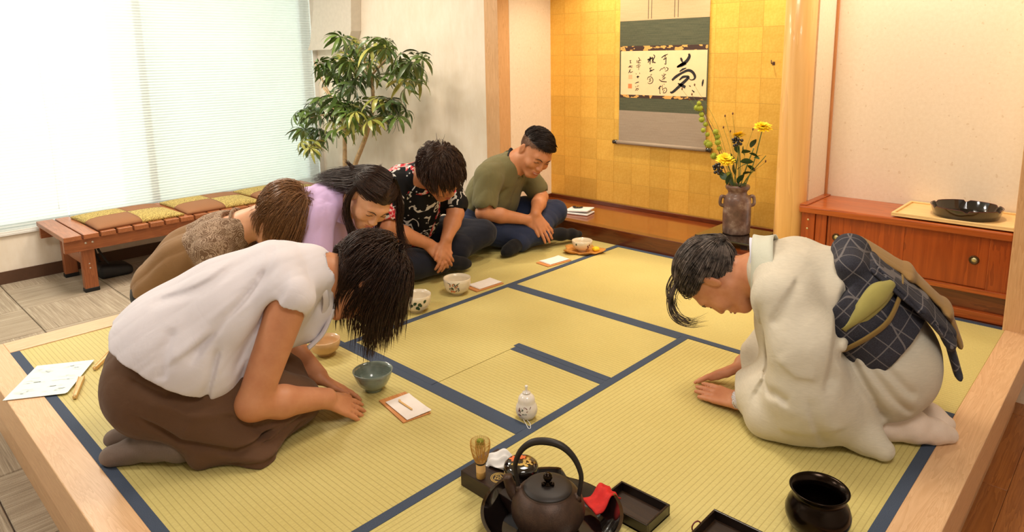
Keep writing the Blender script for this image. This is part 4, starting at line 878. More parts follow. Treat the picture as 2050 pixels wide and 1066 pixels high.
PLANT = [(-1.119,2.446,1.245,0.85,'a'),(-1.315,2.402,1.052,1.15,'a'),(-1.078,2.396,1.059,0.86,'a'),(-1.293,2.389,1.012,0.9,'a'),(-1.27,2.587,1.012,1.1,'a'),(-1.492,2.562,1.021,0.98,'a'),(-1.459,2.677,1.171,1.09,'b'),(-1.031,2.411,0.986,1.07,'a'),(-0.97,2.461,1.03,0.86,'a'),(-0.925,2.314,0.952,0.96,'a'),(-1.021,2.574,1.005,0.85,'c'),(-1.055,2.365,1.112,1.02,'a'),(-1.315,2.527,1.1,1.02,'a'),(-0.51,2.38,1.029,0.92,'a'),(-1.335,2.685,1.26,0.9,'c'),(-0.884,2.676,1.107,1.02,'a'),(-1.091,2.467,1.207,0.85,'b'),(-0.846,2.521,1.216,0.93,'b'),(-1.202,2.432,0.948,0.9,'a'),(-1.219,2.665,1.201,0.84,'a'),(-0.468,2.297,1.213,0.97,'a'),(-1.294,2.631,1.28,0.9,'b'),(-0.584,2.365,1.195,0.95,'b'),(-1.262,2.384,1.109,1.11,'a'),(-0.757,2.387,1.266,0.88,'a'),(-0.511,2.39,1.108,0.91,'a'),(-0.811,2.449,0.866,1.12,'c'),(-0.309,2.297,0.994,0.94,'b'),(-1.503,2.658,0.89,1.12,'a'),(-1.383,2.658,1.081,0.91,'b'),(-1.003,2.568,1.003,0.89,'b'),(-0.957,2.658,1.267,0.84,'a'),(-0.545,2.35,1.249,1.02,'b'),(-0.877,2.444,1.114,1.08,'a'),(-1.141,2.649,1.125,0.99,'b'),(-1.585,2.624,1.177,1.0,'c'),(-0.597,2.313,1.206,1.04,'a'),(-1.21,2.535,1.106,0.85,'b'),(-0.756,2.426,1.243,0.83,'c'),(-1.098,2.411,1.128,0.88,'c'),(-0.632,2.312,1.216,1.12,'b'),(-1.336,2.64,1.22,1.07,'a'),(-1.129,2.548,1.086,1.13,'c'),(-0.979,2.35,1.125,1.11,'b'),(-0.611,2.641,1.153,0.89,'a'),(-0.585,2.484,1.073,1.05,'b'),(-0.454,2.453,1.082,0.9,'a'),(-0.522,2.536,1.022,0.91,'b'),(-0.624,2.673,1.059,0.98,'b'),(-0.275,2.339,1.112,1.07,'a'),(-0.637,2.564,1.048,1.02,'a'),(-0.385,2.522,1.135,0.92,'a'),(-0.922,2.66,1.028,0.92,'a'),(-0.32,2.29,1.162,0.81,'a'),(-0.631,2.68,0.966,0.86,'b'),(-0.381,2.373,0.953,1.08,'a'),(-1.684,2.65,1.043,0.88,'a'),(-1.291,2.377,1.135,0.91,'b'),(-1.74,2.617,1.101,0.98,'a'),(-1.283,2.286,1.114,0.86,'b'),(-1.785,2.627,1.074,0.94,'a'),(-1.122,2.308,0.857,1.14,'a'),(-1.157,2.318,0.807,0.89,'a'),(-1.474,2.534,0.727,0.82,'a'),(-1.95,2.524,0.735,1.02,'b'),(-1.471,2.346,0.725,0.83,'a'),(-1.821,2.55,0.571,1.01,'a'),(-1.636,2.68,0.648,1.11,'a'),(-1.626,2.584,0.643,0.99,'b'),(-1.438,2.405,0.822,0.98,'b'),(-1.84,2.566,0.739,1.1,'a'),(-1.561,2.612,0.776,0.83,'a'),(-1.087,2.377,0.648,0.99,'b'),(-1.446,2.652,0.702,0.96,'b'),(-1.657,2.503,0.824,0.87,'b'),(-1.308,2.408,0.604,1.03,'b'),(-1.508,2.545,0.871,0.89,'b'),(-1.777,2.543,0.568,0.92,'a'),(-1.354,2.573,0.67,1.01,'b'),(-1.845,2.67,0.531,0.86,'a'),(-1.586,2.531,0.699,0.89,'a'),(-1.44,2.533,0.775,0.85,'a'),(-0.945,2.28,0.759,1.1,'b'),(-1.91,2.59,0.784,0.92,'a'),(-1.183,2.449,0.697,0.86,'b'),(-1.352,2.57,0.788,1.08,'b'),(-1.635,2.481,0.812,0.95,'a'),(-2.303,2.679,0.414,1.12,'b'),(-1.781,2.388,0.576,0.98,'a'),(-2.05,2.564,0.547,1.02,'b'),(-2.076,2.694,0.716,0.86,'a'),(-1.617,2.387,0.486,0.88,'b'),(-1.739,2.423,0.739,0.96,'a'),(-2.277,2.634,0.656,0.84,'b'),(-2.09,2.557,0.56,1.12,'a'),(-1.874,2.597,0.509,1.08,'b'),(-2.303,2.693,0.621,1.01,'b'),(-2.079,2.667,0.657,1.03,'b'),(-1.777,2.338,0.716,0.97,'b'),(-1.028,2.461,0.777,0.94,'a'),(-1.029,2.38,0.802,1.0,'a'),(-0.851,2.441,0.722,0.99,'a'),(-1.337,2.587,0.658,1.13,'b'),(-0.769,2.349,0.712,1.15,'c'),(-1.05,2.467,0.77,0.85,'a'),(-1.122,2.581,0.652,0.87,'b'),(-1.394,2.656,0.703,0.97,'c'),(-0.724,2.538,0.843,1.01,'a'),(-0.755,2.526,0.834,1.02,'a'),(-0.737,2.463,0.83,0.91,'a'),(-0.958,2.67,0.729,1.09,'a'),(-0.771,2.506,0.817,0.99,'a'),(-0.651,2.488,0.736,1.09,'a'),(-0.815,2.695,0.758,0.85,'a'),(-0.818,2.506,0.729,0.92,'a'),(-1.3,2.631,0.816,0.85,'b'),(-0.996,2.368,0.747,0.97,'c'),(-0.886,2.306,0.769,0.85,'c'),(-1.385,2.533,0.782,1.12,'c'),(-1.038,2.314,0.799,0.95,'b'),(-1.533,2.681,0.702,1.09,'b'),(-1.543,2.314,0.459,0.83,'b'),(-1.807,2.501,0.456,0.82,'b'),(-1.862,2.494,0.433,0.99,'b'),(-1.716,2.337,0.493,0.84,'b'),(-1.073,2.336,1.296,1.0,'b'),(-1.346,2.529,1.299,1.14,'b')]
for x, y, z, s, mt in PLANT:
    if mt == 'a' and rl.random() < .3: mt = 'b'
    elif mt == 'b' and rl.random() < .2: mt = 'c'
    o = link('palmate_leaf', LM[mt, rl.randrange(4)], None, pt, pw(max(x, -2.17), y - .04, z), (rl.uniform(-.2, .9), rl.uniform(-.5, .5), rl.uniform(0, 6.28))); o.scale = (s, s, s)
# ================================================================== people
# Bodies and clothes are grown as smooth distance fields in each person's own frame
# (x forward, y to the person's left, z up) and meshed as continuous surfaces.
def unit(v): v = np.asarray(v, float); return v / (np.linalg.norm(v) + 1e-12)
class Field:
    def __init__(s): s.ops = []
    def cone(s, a, b, ra, rb=None, k=.02, flat=None, op='add'):
        s.ops.append(('cone', np.array(a, float), np.array(b, float), ra, ra if rb is None else rb, k, flat, op)); return s
    def chain(s, pts, k=.02, flat=None, op='add'):
        for p, q in zip(pts[:-1], pts[1:]): s.cone(p[:3], q[:3], p[3], q[3], k, flat, op)
        return s
    def ell(s, c, r, ax=None, k=.02, op='add'):
        r = np.array([r] * 3 if np.isscalar(r) else r, float); s.ops.append(('ell', np.array(c, float), r, np.eye(3) if ax is None else np.array(ax, float), k, op)); return s
    def cut(s, p, n, k=.004): s.ops.append(('cut', np.array(p, float), unit(n), k)); return s
    @staticmethod
    def bbox(o):
        if o[0] == 'cone':
            m = max(o[3], o[4]) * (max(1, o[6][1]) if o[6] is not None else 1); return np.minimum(o[1], o[2]) - m, np.maximum(o[1], o[2]) + m
        e = np.abs(o[3].T) @ o[2]; return o[1] - e, o[1] + e
    def build(s, h):
        bb = [s.bbox(o) for o in s.ops if o[0] != 'cut' and o[-1] == 'add']
        lo = np.min([b[0] for b in bb], 0) - 5 * h; hi = np.max([b[1] for b in bb], 0) + 5 * h
        n = np.ceil((hi - lo) / h).astype(int) + 1; G = np.full(n, .06, np.float32)
        axs = [(lo[i] + h * np.arange(n[i])).astype(np.float32) for i in range(3)]
        for o in s.ops:
            if o[0] == 'cut':
                d = -((axs[0][:, None, None] - o[1][0]) * o[2][0] + (axs[1][None, :, None] - o[1][1]) * o[2][1] + (axs[2][None, None, :] - o[1][2]) * o[2][2])
                k = o[3]; t = np.maximum(k - np.abs(G - d), 0) / k; G = np.maximum(G, d) + t * t * k * .25; continue
            k = o[5] if o[0] == 'cone' else o[4]; b0, b1 = s.bbox(o); m = k + 4 * h
            i0 = np.clip(np.floor((b0 - m - lo) / h).astype(int), 0, n); i1 = np.clip(np.ceil((b1 + m - lo) / h).astype(int) + 1, 0, n)
            if np.any(i1 <= i0): continue
            sl = tuple(slice(a, b) for a, b in zip(i0, i1)); X, Y, Z = axs[0][sl[0]][:, None, None], axs[1][sl[1]][None, :, None], axs[2][sl[2]][None, None, :]
            if o[0] == 'cone':
                a, b, ra, rb = o[1], o[2], o[3], o[4]; ba = (b - a).astype(np.float32); L2 = float(ba @ ba) + 1e-9
                px, py, pz = X - a[0], Y - a[1], Z - a[2]
                t = np.clip((px * ba[0] + py * ba[1] + pz * ba[2]) / L2, 0, 1)
                qx, qy, qz = px - t * ba[0], py - t * ba[1], pz - t * ba[2]
                if o[6] is not None:
                    nn, sc = o[6]; nn = unit(nn); vn = (qx * nn[0] + qy * nn[1] + qz * nn[2]) * (1 / sc - 1); qx, qy, qz = qx + vn * nn[0], qy + vn * nn[1], qz + vn * nn[2]
                d = np.sqrt(qx * qx + qy * qy + qz * qz) - (ra + (rb - ra) * t)
            else:
                c, r, A = o[1], o[2], o[3]; px, py, pz = X - c[0], Y - c[1], Z - c[2]; k0 = 0; k1 = 0
                for j in range(3):
                    u = (px * A[j][0] + py * A[j][1] + pz * A[j][2]) / r[j]; k0 = k0 + u * u; u = u / r[j]; k1 = k1 + u * u
                k0 = np.sqrt(k0); d = k0 * (k0 - 1) / (np.sqrt(k1) + 1e-6)
            d = d.astype(np.float32); g = G[sl]
            if o[-1] == 'add': t = np.maximum(k - np.abs(g - d), 0) / k; G[sl] = np.minimum(g, d) - t * t * k * .25
            else: d = -d; t = np.maximum(k - np.abs(g - d), 0) / k; G[sl] = np.maximum(g, d) + t * t * k * .25
        s.G, s.lo, s.h, s.n = G, lo, h, n; return s
    def displace(s, fn):
        idx = np.argwhere(np.abs(s.G) < 3.5 * s.h); P = s.lo + idx * s.h; s.G[tuple(idx.T)] += fn(P).astype(np.float32); return s
    def sample(s, P):
        q = (np.atleast_2d(P) - s.lo) / s.h; i = np.clip(np.floor(q).astype(int), 0, s.n - 2); f = np.clip(q - i, 0, 1); v = 0
        for a in (0, 1):
            for b in (0, 1):
                for c in (0, 1):
                    wt = np.abs(1 - a - f[:, 0]) * np.abs(1 - b - f[:, 1]) * np.abs(1 - c - f[:, 2]); v = v + wt * s.G[i[:, 0] + a, i[:, 1] + b, i[:, 2] + c]
        return v
    def mesh(s, smooth=1):
        G = s.G; I = G < 0; n = np.array(G.shape) - 1; cnt = np.zeros(n, np.int8); offs = [(a, b, c) for a in (0, 1) for b in (0, 1) for c in (0, 1)]
        for a, b, c in offs: cnt += I[a:n[0] + a, b:n[1] + b, c:n[2] + c]
        idx = np.argwhere((cnt > 0) & (cnt < 8)); C = np.stack([G[idx[:, 0] + a, idx[:, 1] + b, idx[:, 2] + c] for a, b, c in offs], 1); O = np.array(offs, float)
        acc = np.zeros((len(idx), 3)); num = np.zeros(len(idx))
        for i in range(8):
            for j in range(i + 1, 8):
                if np.abs(O[i] - O[j]).sum() != 1: continue
                fi, fj = C[:, i], C[:, j]; m = (fi < 0) != (fj < 0); t = np.where(m, fi / np.where(m, fi - fj, 1), 0)
                acc += m[:, None] * (O[i] + t[:, None] * (O[j] - O[i])); num += m
        V = s.lo + (idx + acc / num[:, None]) * s.h
        vid = np.full(n, -1, np.int32); vid[tuple(idx.T)] = np.arange(len(idx)); quads = []
        for ax in range(3):
            b, c = (ax + 1) % 3, (ax + 2) % 3; sl0 = [slice(1, -1)] * 3; sl0[ax] = slice(0, -1); sl1 = list(sl0); sl1[ax] = slice(1, None)
            A, B = I[tuple(sl0)], I[tuple(sl1)]; e = np.argwhere(A != B); off = np.ones(3, int); off[ax] = 0; e = e + off; ins = I[tuple(e.T)]
            def cell(db, dc): q = e.copy(); q[:, b] -= db; q[:, c] -= dc; return vid[tuple(q.T)]
            q = np.stack([cell(1, 1), cell(0, 1), cell(0, 0), cell(1, 0)], 1); q[~ins] = q[~ins][:, ::-1]; quads.append(q)
        Q = np.vstack(quads); Q = Q[(Q >= 0).all(1)]
        for _ in range(smooth):
            S = np.zeros_like(V); c = np.zeros(len(V))
            for i in range(4):
                a, b2 = Q[:, i], Q[:, (i + 1) % 4]
                for k in range(3): S[:, k] += np.bincount(a, V[b2, k], len(V))
                c += np.bincount(a, minlength=len(V))
                for k in range(3): S[:, k] += np.bincount(b2, V[a, k], len(V))
                c += np.bincount(b2, minlength=len(V))
            V = V * .45 + .55 * S / np.maximum(c, 1)[:, None]
        return V, Q
def np_mesh(V, Q, name='mesh'):
    me = bpy.data.meshes.new(name); Q = np.asarray(Q); m = Q.shape[1]
    me.vertices.add(len(V)); me.vertices.foreach_set('co', np.asarray(V, np.float32).ravel()); me.loops.add(Q.size); me.loops.foreach_set('vertex_index', Q.astype(np.int32).ravel())
    me.polygons.add(len(Q)); me.polygons.foreach_set('loop_start', np.arange(0, Q.size, m, dtype=np.int32)); me.polygons.foreach_set('loop_total', np.full(len(Q), m, np.int32))
    me.update(calc_edges=True); me.validate(); me.polygons.foreach_set('use_smooth', np.ones(len(me.polygons), bool)); return me
def grow(name, fld, mat, parent, h=.005, disp=None, smooth=1):
    fld.build(h)
    if disp is not None: fld.displace(disp)
    V, Q = fld.mesh(smooth); return link(name, np_mesh(V, Q, name), mat, parent)
def wrinkles(amp, freq, d=(0, 0, 1), stretch=.25, seed=0, n=3, mask=None):
    """soft cloth folds running along d"""
    r = np.random.RandomState(seed); d = unit(d); ks, ph = [], []
    for _ in range(n):
        v = r.normal(size=3); v = v - d * (v @ d) * (1 - stretch); ks.append(unit(v) * freq * r.uniform(.6, 1.5) * 6.28); ph.append(r.uniform(0, 6.28))
    wv = r.normal(size=(3, 3)) * 5
    def fn(P):
        Wp = .018 * np.sin(P @ wv * 1.3 + 1.7); Q = P + Wp; s = 0
        for k, p in zip(ks, ph): s = s + (1 - 2 * np.abs(np.sin(.5 * (Q @ k + p))) ** .65)
        s = s / n * amp
        return s if mask is None else s * mask(P)
    return fn
def crease(lines):
    """lines: (polyline, depth, width); positive depth = groove"""
    def fn(P):
        s = 0
        for L, dep, wid in lines:
            L = np.asarray(L, float); dm = np.full(len(P), 9.)
            for a, b in zip(L[:-1], L[1:]):
                ba = b - a; t = np.clip((P - a) @ ba / (ba @ ba), 0, 1); dm = np.minimum(dm, np.linalg.norm(P - a - t[:, None] * ba, axis=1))
            s = s + dep * np.exp(-(dm / wid) ** 2)
        return s
    return fn
def crease2(lines, side, lmin=.07):
    """creases given as (forward, up) lines on one flank of the body"""
    def fn(P):
        s = np.zeros(len(P)); m = np.clip((P[:, 1] * side - lmin) / .05, 0, 1); Q = P[:, [0, 2]]
        for L, dep, wid in lines:
            L = np.asarray(L, float); L = np.stack([np.interp(np.linspace(0, 1, 13), np.linspace(0, 1, len(L)), L[:, k]) for k in (0, 1)], 1); dm = np.full(len(P), 9.); tt = np.zeros(len(P)); sg = np.zeros(len(P))
            for i, (a, b) in enumerate(zip(L[:-1], L[1:])):
                ba = b - a; t = np.clip((Q - a) @ ba / (ba @ ba + 1e-12), 0, 1); v = Q - a - t[:, None] * ba; d = np.linalg.norm(v, axis=1); u = d < dm; dm = np.where(u, d, dm); tt = np.where(u, (i + t) / 12, tt); sg = np.where(u, np.sign(v[:, 0] * ba[1] - v[:, 1] * ba[0]), sg)
            wd = wid * np.where(sg > 0, 1.5, .55); s += dep * np.exp(-(dm / wd) ** 2) * np.clip(np.minimum(tt, 1 - tt) * 7 + .15, 0, 1)
        return s * m
    return fn
def ribbon(name, A, B, th, mat, parent, n=28):
    A, B = spline(A, n), spline(B, n); m = 5; g = np.stack([A + (B - A) * t for t in np.linspace(0, 1, m)], 1); du = np.gradient(g, axis=0); dv = np.gradient(g, axis=1); N = np.cross(du, dv); N /= np.linalg.norm(N, axis=2, keepdims=True) + 1e-9
    bulge = (np.sin(np.linspace(0, math.pi, m)) * th * .8)[None, :, None]; top = (g + N * (th / 2 + bulge)).reshape(-1, 3); bot = (g - N * (th / 2 - bulge)).reshape(-1, 3); V = np.vstack([top, bot]); F = []; k = n * m; ix = lambda i, j: i * m + j
    for i in range(n - 1):
        for j in range(m - 1): F += [(ix(i, j), ix(i + 1, j), ix(i + 1, j + 1), ix(i, j + 1)), (k + ix(i, j), k + ix(i, j + 1), k + ix(i + 1, j + 1), k + ix(i + 1, j))]
        for j in (0, m - 1): F.append((ix(i, j), k + ix(i, j), k + ix(i + 1, j), ix(i + 1, j)))
    for i in (0, n - 1):
        for j in range(m - 1): F.append((ix(i, j), ix(i, j + 1), k + ix(i, j + 1), k + ix(i, j)))
    return link(name, fix(me_from(V, F, True)), mat, parent)
def both(*f): return lambda P: sum(g(P) for g in f)
# ------------------------------------------------------------------ anatomy
class Head:
    def __init__(s, c, fwd, up, sc=1.0):
        s.c = np.array(c, float); up = unit(up); fwd = unit(np.array(fwd, float) - up * (np.dot(fwd, up))); s.M = np.stack([fwd, np.cross(up, fwd), up]); s.sc = sc
    def w(s, p): return s.c + (np.asarray(p, float) * s.sc) @ s.M
    def l(s, p): return ((np.asarray(p, float) - s.c) @ s.M.T) / s.sc
    def add(s, f, male=False, smile=0.0, neck=None, nr=.056):
        w, k, S = s.w, s.sc, s.sc; A = s.M
        f.ell(w((-.012, 0, .032)), np.array((.094, .074, .086)) * S, A, .02)
        f.ell(w((.030, 0, -.012)), np.array((.062, .060, .080)) * S, A, .03)
        jw = .052 if male else .046
        for y in (-1, 1):
            f.cone(w((.005, y * jw, -.045)), w((.062, y * .018, -.094)), .022 * S, .019 * S, .03)
            f.ell(w((.060, y * .040, -.028)), np.array((.026, .024, .024)) * S, A, .02)
        f.cone(w((.066, -.012, -.092)), w((.066, .012, -.092)), .0195 * S, None, .02)
        f.cone(w((.074, -.034, .026)), w((.084, 0, .026)), .013 * S, .014 * S, .02); f.cone(w((.074, .034, .026)), w((.084, 0, .026)), .013 * S, .014 * S, .02)
        for y in (-1, 1): f.ell(w((.099, y * .031, .006)), np.array((.016, .018, .010)) * S, A, .014, 'sub')
        for y in (-1, 1): f.ell(w((.074, y * .031, .003)), np.array((.0165, .017, .013)) * S, A, .005)
        f.cone(w((.090, 0, .012)), w((.104, 0, -.028)), .0075 * S, .0105 * S, .012)
        for y in (-1, 1): f.ell(w((.096, y * .012, -.032)), np.array((.012, .008, .0075)) * S, A, .006)
        f.ell(w((.079, 0, -.062)), np.array((.018, .028, .018)) * S, A, .02)
        f.cone(w((.089, -.016 - .006 * smile, -.0575)), w((.0955, 0, -.056)), .0035 * S, .0055 * S, .005); f.cone(w((.089, .016 + .006 * smile, -.0575)), w((.0955, 0, -.056)), .0035 * S, .0055 * S, .005)
        f.cone(w((.087, -.013, -.0685)), w((.093, 0, -.0695)), .004 * S, .006 * S, .005); f.cone(w((.087, .013, -.0685)), w((.093, 0, -.0695)), .004 * S, .006 * S, .005)
        f.cone(w((.100, -.019 - .006 * smile, -.0625 + .004 * smile)), w((.1035, 0, -.0630)), .0022 * S, .0030 * S, .003, None, 'sub'); f.cone(w((.100, .019 + .006 * smile, -.0625 + .004 * smile)), w((.1035, 0, -.0630)), .0022 * S, .003 * S, .003, None, 'sub')
        for y in (-1, 1):
            e = np.array([w((-.012, y * .073, .004))]); ax = A.copy(); cs, sn = math.cos(.35), math.sin(.35)
            R_ = np.array([[1, 0, 0], [0, 1, 0], [0, 0, 1]]); f.ell(w((-.010, y * .079, .002)), np.array((.017, .007, .030)) * S, np.stack([unit(A[0] - y * A[1] * .45), unit(A[1] + A[0] * .45 * y), A[2]]), .004)
            f.ell(w((-.004, y * .0865, .003)), np.array((.009, .005, .017)) * S, np.stack([unit(A[0] - y * A[1] * .45), unit(A[1] + A[0] * .45 * y), A[2]]), .004, 'sub')
        if neck is not None: f.cone(w((-.022, 0, -.040)), neck, nr * S, nr * 1.12 * S, .03)
    def on(s, fld, y, z, lift=.0004):
        """point of the face surface at head-local (y, z)"""
        xs = np.linspace(.13, .0, 131); P = s.c + (np.stack([xs, np.full(131, y), np.full(131, z)], 1) * s.sc) @ s.M; v = fld.sample(P); i = int(np.argmax(v < 0)); i = max(1, i)
        t = v[i - 1] / (v[i - 1] - v[i] + 1e-9); x = xs[i - 1] + (xs[i] - xs[i - 1]) * np.clip(t, 0, 1); return s.w((x + lift, y, z))
def face_parts(root, hd, fld, brow='hair_black', smile=0.0, closed=True, lip='lip', teeth=False, wide=1.0):
    for y in (-1, 1):
        pts = [hd.on(fld, y * a, z, .0008) for a, z in ((.013, .019), (.024, .0245), (.036, .0245), (.047, .018))]
        tube('eyebrow', pts, [.0022 * wide, .0034 * wide, .003 * wide, .001], brow, root, 6, 12, .6)
        pts = [hd.on(fld, y * a, z, .0006) for a, z in ((.0165, -.001), (.024, .0005 + .003 * smile), (.032, .0005 + .003 * smile), (.0395, -.001), (.045, .001))]
        tube('eyelid_line', pts, [.0007, .0014, .0016, .0014, .0008], 'lash', root, 5, 14)
    for z, r, a in ((-.0575, .0026, .020), (-.0690, .0034, .017)):
        a2 = a + .006 * smile; pts = [hd.on(fld, -a2, z + (.0035 if z > -.06 else .008) * smile, .0002), hd.on(fld, -a2 * .5, z + .001, .0006), hd.on(fld, 0, z, .0006), hd.on(fld, a2 * .5, z + .001, .0006), hd.on(fld, a2, z + (.0035 if z > -.06 else .008) * smile, .0002)]
        tube('lip', pts, [.0008, r, r * 1.05, r, .0008], lip, root, 8, 18)
    if teeth:
        pts = [hd.on(fld, a, -.0625 + 2.2 * a * a * 4, .0010) for a in (-.017, -.009, 0, .009, .017)]; tube('teeth', pts, [.001, .0028, .0032, .0028, .001], 'teeth', root, 8, 16, .7)
def hand(f, wpt, d, nrm, side, curl=(.12, .2, .15), spread=.05, S=1.0, thumb=(.75, .35), k=.006, curls=None):
    """side: +1 left hand, -1 right hand; nrm = back of the hand"""
    d = unit(d); nrm = unit(np.array(nrm, float) - d * np.dot(nrm, d)); lat = np.cross(d, nrm) * side; wpt = np.array(wpt, float)
    base = (.029, .0095, -.0095, -.028); pl = (.086, .089, .085, .077); fl = (.070, .078, .073, .057)
    for i in range(4):
        kb = wpt + d * pl[i] * S + lat * base[i] * S; f.cone(wpt + lat * base[i] * .55 * S, kb, .0135 * S, .0105 * S, .012)
        dd = unit(d + lat * spread * (1.5 - i)); nn = unit(nrm - dd * (nrm @ dd)); p = kb; cu = curl if curls is None else curls[i]
        for j, (fr, r0, r1) in enumerate(((.46, .0096, .0086), (.30, .0086, .0078), (.24, .0078, .0066))):
            a = cu[j]; dd, nn = unit(dd * math.cos(a) - nn * math.sin(a)), unit(nn * math.cos(a) + dd * math.sin(a)); q = p + dd * fl[i] * fr * S; f.cone(p, q, r0 * S, r1 * S, .0035); p = q
    t0 = wpt + d * .016 * S + lat * .018 * S - nrm * .004 * S; t1 = t0 + unit(d * thumb[0] + lat * (1 - thumb[0]) * 2.2 - nrm * .15) * .042 * S; t2 = t1 + unit(d + lat * thumb[1]) * .032 * S; t3 = t2 + unit(d + lat * thumb[1] * .3) * .024 * S
    f.cone(t0, t1, .0145 * S, .0115 * S, .012); f.cone(t1, t2, .0112 * S, .0098 * S, .004); f.cone(t2, t3, .0098 * S, .0078 * S, .004)
def arm(f, sh, el, wr, r=(.046, .037, .036, .026), k=.02):
    sh, el, wr = (np.array(v, float) for v in (sh, el, wr)); m = (el * .62 + wr * .38)
    f.cone(sh, el, r[0], r[1], k); f.cone(el, m, r[2], r[2] * 1.03, k); f.cone(m, wr, r[2] * 1.03, r[3], k)
# ------------------------------------------------------------------ hair
HL = ((-.12, -.06, -.03, -.005, .012, .03, .05, .066, .085), (-.072, -.070, -.045, -.012, .018, .030, .046, .060, .066))
def strand_mesh(P, rad):
    n, m, _ = P.shape; Tn = np.gradient(P, axis=1); Tn /= np.linalg.norm(Tn, axis=2, keepdims=True) + 1e-9
    ref = np.zeros_like(Tn); ref[..., 0] = .31; ref[..., 1] = .52; ref[..., 2] = .8; N = np.cross(Tn, ref); N /= np.linalg.norm(N, axis=2, keepdims=True) + 1e-9; B = np.cross(Tn, N)
    V = np.stack([P + rad[..., None] * (math.cos(a) * N + math.sin(a) * B) for a in (0, 2.094, 4.189)], 2).reshape(-1, 3)
    i = np.arange(n)[:, None, None] * m * 3 + np.arange(m - 1)[None, :, None] * 3; j = np.arange(3)[None, None, :]; j2 = (j + 1) % 3
    return V, np.stack([i + j, i + j2, i + 3 + j2, i + 3 + j], -1).reshape(-1, 4)
def make_hair(root, hd, mat, n=1400, length=.12, lenvar=.2, steps=12, crown=(-.05, 0, .118), grav=.25, flow=.35, inertia=1.0, lift=.12, rad=.0011, seed=1, hairline=HL, mask=None, colliders=(), clump=.35, nclump=60, flowfn=None, thick=.012, lenfn=None, rc=(.0995, .0795, .0915), name='hair', cap=True, zadd=0.0, floor=.004, offflow=.15, stick=None):
    r = np.random.RandomState(seed); c0 = np.array((-.012, 0, .032)); rc = np.array(rc)
    def hm(L): ok = L[:, 2] > np.interp(L[:, 0], *hairline) + zadd; return ok if mask is None else ok & mask(L)
    D = r.normal(size=(n * 4, 3)); D /= np.linalg.norm(D, axis=1)[:, None]; L = c0 + D * rc; L = L[hm(L)][:n]; n = len(L)
    cr = np.array(crown); nrm = (L - c0) / rc ** 2; nrm /= np.linalg.norm(nrm, axis=1)[:, None]
    def fdir(L):
        v = (L - cr) if flowfn is None else flowfn(L); q = (L - c0) / rc ** 2; q /= np.linalg.norm(q, axis=1)[:, None] + 1e-9
        v = v - q * (v * q).sum(1)[:, None]; return v / (np.linalg.norm(v, axis=1)[:, None] + 1e-9)
    g = np.array([0, 0, -1.]) @ hd.M.T; d = fdir(L) + nrm * lift + r.normal(size=L.shape) * .12; d /= np.linalg.norm(d, axis=1)[:, None]
    ln = np.full(n, length) if lenfn is None else lenfn(L, hd); ln = ln * (1 + lenvar * r.uniform(-1, .6, n)); off = r.uniform(.0, 1, n) ** .8 * thick; P = [L + nrm * .0005]; p = P[0]
    onh = np.ones(n)
    for k in range(steps):
        fl = fdir(p); d = d * inertia + g * grav * (.25 + k / steps) + fl * (flow * onh)[:, None] + r.normal(size=d.shape) * .05; d /= np.linalg.norm(d, axis=1)[:, None]; p = p + d * (ln / steps)[:, None]
        R_ = rc + off[:, None] * min(1, (k + 1) / 4); q = (p - c0) / R_; m = np.linalg.norm(q, axis=1); ins = m < 1; p = np.where(ins[:, None], c0 + q / m[:, None] * R_, p); onh = np.where(m < 1.15, 1.0, offflow)
        if stick: p = np.where((m > stick)[:, None], c0 + q / m[:, None] * R_ * stick, p)
        for (a, b, ra) in colliders:
            a, b = hd.l(a), hd.l(b); ba = b - a; t = np.clip((p - a) @ ba / (ba @ ba + 1e-9), 0, 1); v = p - a - t[:, None] * ba; dist = np.linalg.norm(v, axis=1); rr = ra / hd.sc + off * .6; ins = dist < rr; p = np.where(ins[:, None], a + t[:, None] * ba + v / (dist[:, None] + 1e-9) * rr[:, None], p)
        P.append(p)
    P = np.stack(P, 1)
    if clump > 0:
        sd = r.choice(n, min(nclump, n), False); near = np.argmin(((L[:, None] - L[sd][None]) ** 2).sum(2), 1); tgt = P[sd][near]; wgt = clump * np.linspace(0, 1, steps + 1)[None, :, None] ** 1.3; P = P * (1 - wgt) + (tgt + (L - L[sd][near])[:, None] * .35) * wgt
    W_ = hd.c + (P * hd.sc) @ hd.M; W_[..., 2] = np.maximum(W_[..., 2], floor)
    rd = rad * r.uniform(.7, 1.3, n)[:, None] * np.interp(np.linspace(0, 1, steps + 1), [0, .55, .9, 1], [1, 1, .6, .12])[None]
    V, Q = strand_mesh(W_, rd); Vs, Qs = [V], [Q]
    if cap:
        bm = bmesh.new(); bmesh.ops.create_icosphere(bm, subdivisions=5, radius=1); cv = np.array([v.co[:] for v in bm.verts]); cf = np.array([[v.index for v in f.verts] for f in bm.faces]); bm.free()
        cl = c0 + cv * (rc + .0012); ok = hm(c0 + cv * rc); cf = cf[ok[cf].all(1)]; use = np.unique(cf); re = np.full(len(cv), -1); re[use] = np.arange(len(use)); cw = hd.c + (cl[use] * hd.sc) @ hd.M
        cq = re[cf]; cq = np.concatenate([cq, cq[:, 2:]], 1); 
        me = bpy.data.meshes.new(name); F = [tuple(q) for q in (Q).tolist()] + [tuple(q[:3] + len(V)) for q in cq]
        me.from_pydata(np.vstack([V, cw]).tolist(), [], F); me.polygons.foreach_set('use_smooth', np.ones(len(me.polygons), bool)); me.update()
    else: me = np_mesh(V, Q, name)
    return link(name, me, mat, root)
